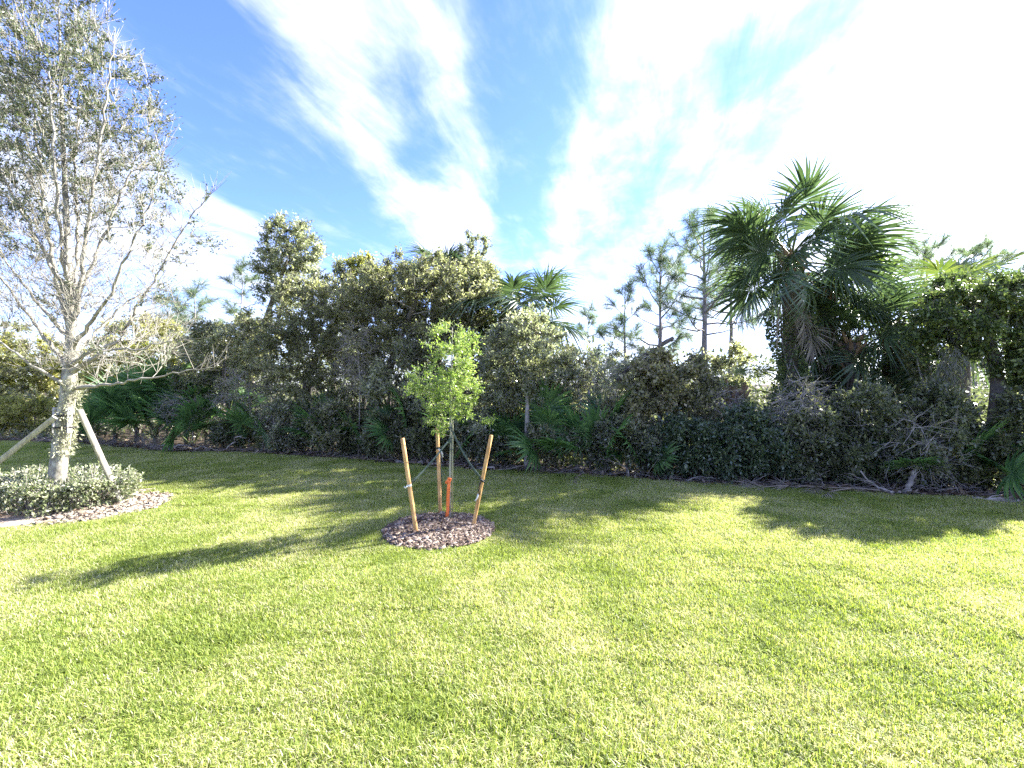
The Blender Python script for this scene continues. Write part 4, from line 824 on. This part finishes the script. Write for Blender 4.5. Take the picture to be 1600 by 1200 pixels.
branch('hanging grey frond stem beside the tall palm trunk', at(1218, 480, 8.3), at(1215, 545, 8.25), .018, .014, 518, .0, 0, 'dead_bough', 'deadpetiole')
def litter():
    r = np.random.default_rng(600); n = 16000; x = r.uniform(-20, 9, n); y = 7.8 - .3 * x + np.abs(r.normal(0, .5, n)) - .12; P = np.stack([x, y, ground_z(x, y) + r.uniform(0, .05, n)], 1)
    A = nrm(r.normal(0, 1, (n, 3)) * [1, 1, .3]); V, F = leaf_quads(P, A, r.uniform(.04, .14, n), .45, r, 1.5)
    m = 2600; x = r.uniform(-20, 9, m); y = 7.8 - .3 * x + np.abs(r.normal(.1, .4, m)) - .05; a = np.stack([x, y, ground_z(x, y) + r.uniform(.01, .08, m)], 1); b = a + nrm(r.normal(0, 1, (m, 3)) * [1, .6, .25]) * r.uniform(.1, .5, (m, 1))
    V2, F2 = seg_tubes(a, b, .006, .003); me = mesh_np('leaf_litter', np.concatenate([V, V2]), np.concatenate([F, F2 + len(V)]), [M['litter'], M['log']], {'rnd': r.uniform(0, 1, len(F) + len(F2))}, mi=[0] * len(F) + [1] * len(F2))
    tag(link('leaf_litter', me), 'brown dead leaves and twigs along the wood edge', 'litter', kind='stuff')
litter()

# ------------------------------------------------------------------ the braced oak on the left, its hedge and braces
def pl(*pts): return [(*at(px, py, Y), r) for px, py, Y, r in pts]
tq = pl((88, 778, 5.45, .095), (90, 740, 5.45, .088), (99, 670, 5.45, .08), (108, 605, 5.45, .078), (112, 550, 5.5, .066), (111, 490, 5.5, .05), (106, 400, 5.55, .038), (102, 300, 5.6, .029), (97, 180, 5.6, .02), (92, 20, 5.6, .01))
tq[0] = (tq[0][0], tq[0][1], float(ground_z(tq[0][0], tq[0][1])) - .05, .1)
LB = [pl((112, 608, 5.45, 0.0312), (150, 603, 5.35, 0.0203), (200, 595, 5.2, 0.0140), (270, 584, 5.1, 0.0086), (335, 574, 5.0, 0.0039)),
      pl((111, 582, 5.45, 0.0390), (150, 556, 5.45, 0.0265), (187, 530, 5.45, 0.0218), (215, 480, 5.5, 0.0179), (245, 430, 5.55, 0.0140), (275, 375, 5.6, 0.0101), (305, 330, 5.6, 0.0070), (336, 298, 5.6, 0.0031)),
      pl((108, 606, 5.45, 0.0351), (85, 590, 5.35, 0.0218), (50, 570, 5.2, 0.0164), (0, 535, 5.1, 0.0109), (-50, 490, 5.0, 0.0062)),
      pl((111, 592, 5.45, 0.0390), (95, 560, 5.5, 0.0257), (60, 512, 5.6, 0.0203), (20, 460, 5.7, 0.0148), (-30, 390, 5.8, 0.0094), (-70, 300, 5.8, 0.0055)),
      pl((112, 520, 5.5, 0.0390), (126, 440, 5.4, 0.0257), (140, 330, 5.3, 0.0195), (160, 200, 5.25, 0.0133), (178, 70, 5.2, 0.0062)),
      pl((112, 530, 5.5, 0.0390), (90, 450, 5.6, 0.0257), (70, 330, 5.7, 0.0195), (52, 180, 5.75, 0.0125), (35, 20, 5.8, 0.0062)),
      pl((111, 490, 5.5, 0.0312), (150, 400, 5.6, 0.0203), (190, 300, 5.75, 0.0140), (228, 215, 5.8, 0.0062)),
      pl((111, 475, 5.5, 0.0312), (72, 400, 5.4, 0.0203), (22, 310, 5.3, 0.0140), (-20, 210, 5.25, 0.0070)),
      pl((112, 545, 5.5, 0.0351), (132, 518, 5.3, 0.0234), (168, 468, 5.1, 0.0172), (204, 390, 5.0, 0.0125), (238, 310, 4.95, 0.0078), (258, 232, 4.95, 0.0039)),
      pl((111, 500, 5.5, 0.0351), (122, 400, 5.85, 0.0234), (118, 250, 6.1, 0.0156), (128, 60, 6.2, 0.0062)),
      pl((112, 535, 5.5, 0.0312), (60, 475, 5.9, 0.0187), (10, 410, 6.2, 0.0117), (-30, 330, 6.3, 0.0062)),
      pl((112, 560, 5.5, 0.0312), (150, 520, 5.9, 0.0187), (200, 470, 6.2, 0.0125), (262, 440, 6.4, 0.0055)),
      pl((111, 470, 5.5, 0.0312), (95, 380, 5.2, 0.0203), (85, 250, 5.0, 0.0140), (75, 90, 4.95, 0.0062)),
      pl((111, 570, 5.45, 0.0273), (150, 545, 5.1, 0.0156), (215, 545, 4.9, 0.0094), (285, 530, 4.8, 0.0039))]
plant('oak_tree', 'tall pale trunked oak on the left, propped by braces in the hedge bed', 'tree', tq,
      [pb(95, 40, 5.6, 85, 130), pb(110, 170, 5.6, 150, 110), pb(50, 260, 5.6, 150, 120), pb(190, 260, 5.6, 75, 90), pb(150, 390, 5.5, 125, 100, w=.7), pb(30, 400, 5.5, 130, 110, w=.7),
       pb(275, 370, 5.6, 50, 75, .5, w=1.3), pb(120, 490, 5.5, 140, 50, w=.8), pb(230, 500, 5.5, 65, 55, w=1.0), pb(150, 560, 5.4, 130, 35, w=.7), pb(-40, 180, 5.7, 110, 180)], 3300, 42000, .038, 'oak', 700, bark='oakbark', twigmat='palebark', step=.1, infl=.8, kill=.15, tlen=.2, trop=.45, droop=-.45,
      limbs=True, trunk_k=14, r0=.003, twig_r=.0024, zlo=(2.6, 5.4, .1), limbp=LB, twfrac=1.0, clump=.3, cfreq=1.7, spread=.6, nlf=8, asp=.45)
def trunk_moss():
    r = np.random.default_rng(705); n = 1500; t = r.uniform(0, 1, n); c = np.array(at(95, 712, 5.45)) + (np.array(at(112, 590, 5.45)) - np.array(at(95, 712, 5.45))) * t[:, None]; th = r.normal(-.35, .9, n)
    P = c + np.stack([np.cos(th) * .085, np.sin(th) * .085, 0 * th], 1) * (1 + r.exponential(.16, n))[:, None]; A = nrm(np.stack([np.cos(th), np.sin(th), r.normal(-.3, .8, n)], 1) + r.normal(0, .5, (n, 3))); V, F = leaf_quads(P, A, r.uniform(.015, .05, n), .28, r)
    root = thing('ball_moss', c[0], 'shaggy pale moss and lichen tufts on the right side of the oak trunk', 'moss'); link('tufts', mesh_np('tufts', V - c[0], F, M['tuft'], {'rnd': r.uniform(0, 1, n)}), root)
trunk_moss()
def box_between(name, a, b, w, h, mat, parent=None, up=(0, 0, 1), bev=.004):
    a, b = Vector(a), Vector(b); d = b - a; L = d.length; d.normalize(); s = d.cross(Vector(up)).normalized(); u = s.cross(d)
    V = []
    for e in (0, L):
        for sx, sy in ((-1, -1), (1, -1), (1, 1), (-1, 1)):
            for k in ((0, 1), (1, 0)) if sx * sy > 0 else ((1, 0), (0, 1)):
                V.append(d * e + s * (sx * (w / 2 - bev * k[0])) + u * (sy * (h / 2 - bev * k[1])))
    V = np.array([tuple(q) for q in V]); j = np.arange(8); F = np.stack([j, (j + 1) % 8, 8 + (j + 1) % 8, 8 + j], 1)
    F = np.concatenate([F] + [[[o + q - 1, o + q, o + 7 - q, o + 8 - q]] for o in (0, 8) for q in (1, 2, 3)])
    o = link(name, mesh_np(name, V, F, mat), parent); o.location = a; return o
hb = lambda x, y, z=0.0: (x, y, float(ground_z(x, y)) + z)
for nm, a, b, lb in (('r', at(124, 640, 5.33), hb(-5.05, 5.58, -.02), 'pale timber brace running down right from the oak trunk into the hedge'),
                     ('l', at(86, 652, 5.25), hb(-6.75, 4.95, -.02), 'grey timber brace running down left from the oak trunk')):
    root = thing('timber_brace', b, lb, 'brace', 'timber braces of the oak')
    q = box_between('beam', Vector(a) - Vector(b), (0, 0, 0), 0.034, .06, M['lumber'], root, (0.25, .9, .2) if nm == 'r' else (0, -.3, 1))
    V, F = seg_tubes(np.array([Vector(a) - Vector(b) + Vector((-.006, -.05, -.05))]), np.array([Vector(a) - Vector(b) + Vector((-.004, -.058, -.05))]), .012, .012, 6); link('bolt', mesh_np('bolt', V, F, M['band']), root)
# battens strapped to the trunk
tx = np.array(at(101, 655, 5.45))
for k, (az, lb) in enumerate(((-20, 'wooden batten strapped to the right of the oak trunk'), (205, 'wooden batten strapped to the left of the oak trunk'))):
    a = math.radians(az); c = tx + np.array([math.cos(a) * .098, math.sin(a) * .098, 0]); root = thing('trunk_batten', c, lb, 'batten', 'battens on the oak trunk')
    box_between('board', (0, 0, -.17), (.01, 0, .15), .05, .028, M['lumber'], root, (math.cos(a), math.sin(a), 0))
for k, (dz, lb) in enumerate(((.05, 'upper black band round the oak trunk and battens'), (-.1, 'lower black band round the oak trunk and battens'))):
    th = np.linspace(0, 2 * np.pi, 25); V = np.concatenate([np.stack([tx[0] + 0.118 * np.cos(th), tx[1] + .108 * np.sin(th), tx[2] + dz + e + 0 * th], 1) for e in (-.011, .011)]); j = np.arange(24)
    tag(link('trunk_band', mesh_np('trunk_band', V - tx, np.stack([j, j + 1, 26 + j, 25 + j], 1), M['band'], smooth=True), None, tx), lb, 'strap', 'bands of the oak trunk')
def hedge():
    r = np.random.default_rng(720); cx, cy, rx, ry, h = -6.05, 5.55, 1.0, .64, .36
    root = thing('low_hedge', hb(cx, cy), 'low clipped hedge with pale edged leaves round the oak trunk', 'hedge')
    n = 2600; th = r.uniform(0, 2 * np.pi, n); top = r.uniform(0, 1, n) < .55; q = np.where(top, np.sqrt(r.uniform(0, 1, n)), r.uniform(.86, 1.0, n)); z = np.where(top, h - .05 + r.uniform(-.1, .02, n), r.uniform(.06, h - .04, n))
    w = 1 + .05 * np.sin(5 * th) + .04 * np.sin(11 * th + 1); P = np.stack([rx * w * q * np.cos(th), ry * w * q * np.sin(th), z + .03 * np.sin(th * 7 + q * 5)], 1)
    D = nrm(np.stack([np.cos(th) * (~top), np.sin(th) * (~top), top * 1.0 + .3], 1)); V, F, (a, b) = sprays(P, D, r, 2, .09, 6, .036, .55, .6)
    link('leaves', mesh_np('leaves', V, F, M['hedge'], {'rnd': r.uniform(0, 1, len(F))}), root)
    m = 260; th = r.uniform(0, 2 * np.pi, m); q = np.sqrt(r.uniform(.1, .8, m)); A = np.stack([rx * q * np.cos(th) * .9, ry * q * np.sin(th) * .9, 0 * q - .02], 1); B = A + r.normal(0, .09, (m, 3)) + [0, 0, .3]; B[:, :2] *= 1.05
    V, F = join([seg_tubes(A, B, .006, .004, 4), seg_tubes(a, b, .002, .0012)]); link('stems', mesh_np('stems', V, F, M['greytwig'], smooth=True), root)
hedge()

# ------------------------------------------------------------------ the young tree with its stakes
TB = np.array([*hb(-.70, 4.84)])
yt = [(TB[0], TB[1], TB[2] - .02, .017), (TB[0] + .0, TB[1], .4, .0145), (TB[0] + .012, TB[1], .9, .0125), (*at(704, 620, 4.84), .010), (*at(706, 560, 4.84), .007), (*at(707, 512, 4.84), .003)]
plant('young_tree', 'young bright green tree with thin trunk tied between three stakes', 'tree', yt,
      [pb(706, 550, 4.84, 44, 54, .26), pb(690, 605, 4.84, 44, 42, .28), pb(716, 615, 4.84, 36, 46, .26), pb(656, 608, 4.84, 26, 24, .16, .7), pb(738, 655, 4.84, 36, 13, .16, .6), pb(690, 655, 4.84, 32, 34, .2, .8), pb(706, 525, 4.84, 18, 20, .12)],
      560, 6300, .033, 'bright', 800, bark='sapling', step=.06, infl=.6, kill=.1, tlen=.13, nlf=8, asp=.4, shell=.45, r0=.0018, twig_r=.0013, twfrac=1.0, clump=.22, cfreq=3.0, trunk_k=8, spread=.6)
def stake(a, b, lb, k):
    a, b = Vector(a), Vector(b); root = thing('wooden_stake', a, lb, 'stake', 'stakes round the young tree')
    d = (b - a); n = 6; t = np.linspace(0, 1, n)[:, None]; p = np.array(d)[None] * t; rr = np.array([.0205, .0215, .0215, .021, .021, .0205])[:, None]
    p = np.concatenate([p, p[-1:] + np.array(d.normalized())[None] * .006]); rr = np.concatenate([rr, [[.0165]]]); V, F = path_tube(np.concatenate([p, rr], 1), 10, .02, k)
    me = mesh_np('shaft', V, F, M['stake'], smooth=False); link('shaft', me, root)
    return a, b
SL = stake((-.95, 4.33, -.05), (-1.112, 4.36, .995), 'left leaning wooden stake, nearest the camera of the three', 1)
SR = stake((-.43, 4.56, -.05), (-.222, 4.58, 1.0), 'right leaning wooden stake of the young tree', 2)
SB = stake((-.83, 5.0, -.05), (-.895, 5.14, 1.02), 'back wooden stake partly hidden by the young tree leaves', 3)
# nursery cane against the trunk
V, F = path_tube(np.array([[0, 0, 0, .008], [.004, 0, .6, .0075], [.006, .002, 1.25, .006]]), 6, .05, 4)
root = thing('bamboo_cane', TB + [.028, -.008, -.02], 'thin cane tied upright along the young tree trunk', 'cane'); link('shaft', mesh_np('shaft', V, F, M['bamboo'], smooth=True), root)
for z in (.83,):
    V, F = path_tube(np.array([[-.03 + .001, 0, z, .002], [-.012, -.024, z + .004, .004], [.012, -.02, z, .004], [.018, .004, z + .003, .002]]), 4); link('tie', mesh_np('tie', V, F, M['strap']), root)
def ribbon(pts, w, side, thick=.0015):
    p = np.array(pts, float); n = len(p); d = nrm(np.gradient(p, axis=0)); s = nrm(np.cross(d, np.asarray(side, float))); u = np.cross(s, d)
    V = np.stack([p - s * w / 2 - u * thick, p + s * w / 2 - u * thick, p + s * w / 2 + u * thick, p - s * w / 2 + u * thick], 1).reshape(-1, 3); j = np.arange(4); f = np.stack([j, (j + 1) % 4, 4 + (j + 1) % 4, 4 + j], 1)
    F = (np.arange(n - 1)[:, None, None] * 4 + f[None]).reshape(-1, 4); return V, np.concatenate([F, [[3, 2, 1, 0], [4 * n - 4, 4 * n - 3, 4 * n - 2, 4 * n - 1]]])
def loop_round(c, ax, rad, w, n=16):
    ax = Vector(ax).normalized(); a = ax.cross(Vector((0, 1, 0.1))).normalized(); b = ax.cross(a); th = np.linspace(0, 2 * np.pi, n + 1); V = []
    for e in (-w / 2, w / 2):
        for t in th: V.append(tuple(Vector(c) + ax * e + (a * math.cos(t) + b * math.sin(t)) * rad))
    j = np.arange(n); return np.array(V), np.stack([j, j + 1, n + 2 + j, n + 1 + j], 1)
def strap(stk, f, trunkz, lb, tail, seed, dark=False, sag=.02):
    a, b = stk; c = a + (b - a) * f; tp = Vector((TB[0] + .008, TB[1], trunkz)); root = thing('tie_strap', c, lb, 'strap', 'straps of the young tree')
    t = np.linspace(0, 1, 9); off = (tp - c); off2 = off.normalized() * .02
    p = np.array([tuple(off2 + (off - off2) * q - Vector((0, 0, sag * math.sin(math.pi * q)))) for q in t]); V, F = ribbon(p, .02, (0, 1, .3)); link('band', mesh_np('band', V, F, M['strap'], smooth=False), root)
    V, F = loop_round((0, 0, 0), b - a, .0235, .022); link('loop', mesh_np('loop', V, F, M['band' if dark else 'strapwhite'], smooth=True), root)
    V, F = loop_round(off, (0, 0, 1), .022, .02); link('loop', mesh_np('loop', V, F, M['strap'], smooth=True), root)
    V, F = ribbon(np.array(tail), .016, (.3, 1, .2)); link('tail', mesh_np('tail', V, F, M['strapwhite']), root)
    return root
strap(SL, .55, .94, 'strap from the left stake to the young tree trunk', [(-.015, -.03, .0), (-.03, -.035, -.02), (-.045, -.03, -.005)], 1)
r_ = strap(SR, .55, 1.06, 'strap with dangling tail from the right stake to the young trunk', [(-.04, -.03, -.14), (-.055, -.035, -.19), (-.075, -.03, -.215)], 2, True, .05)
V, F = ribbon([(-.01, -.027, .0), (-.03, -.03, -.05), (-.036, -.032, -.1), (-.03, -.033, -.15)], .012, (.2, 1, 0)); link('cord', mesh_np('cord', V, F, M['band']), r_)
V, F = path_tube(np.array([[-.03, -.024, .03, .004], [-.01, -.03, .01, .012], [.012, -.03, -.01, .012], [.03, -.024, -.02, .004]]), 6); link('knot', mesh_np('knot', V, F, M['band']), r_)
r_ = strap(SB, .78, .9, 'dark strap from the back stake with a long hanging end', [(.01, -.03, 0), (.05, -.035, -.04), (.065, -.035, -.1)], 3, True, .01)
V, F = ribbon([(.03, -.03, .0), (.04, -.035, -.2), (.055, -.04, -.45), (.05, -.04, -.68)], .009, (0, 1, 0)); link('cord', mesh_np('cord', V, F, M['strap']), r_)
# orange marking tape on the young trunk
root = thing('marking_tape', (TB[0], TB[1] - .03, .02), 'bright orange marking tape tied low on the young tree trunk', 'tape')
V, F = ribbon([(.012, -.004, .475), (-.006, -.012, .43), (-.012, -.008, .33), (-.018, -.006, .2), (-.02, -.012, .1), (-.03, -.016, .04)], .036, (.25, 1, .0)); link('streamer', mesh_np('streamer', V, F, M['orange'], smooth=False), root)
V, F = ribbon([(.005, -.01, .46), (-.02, -.02, .455), (-.04, -.016, .42)], .022, (0.2, 1, .2)); link('tail', mesh_np('tail', V, F, M['orange']), root)
V, F = path_tube(np.array([[-.02, .012, .47, .004], [-.014, -.012, .478, .011], [.012, -.014, .472, .011], [.026, .01, .47, .004]]), 6); link('knot', mesh_np('knot', V, F, M['orange']), root)
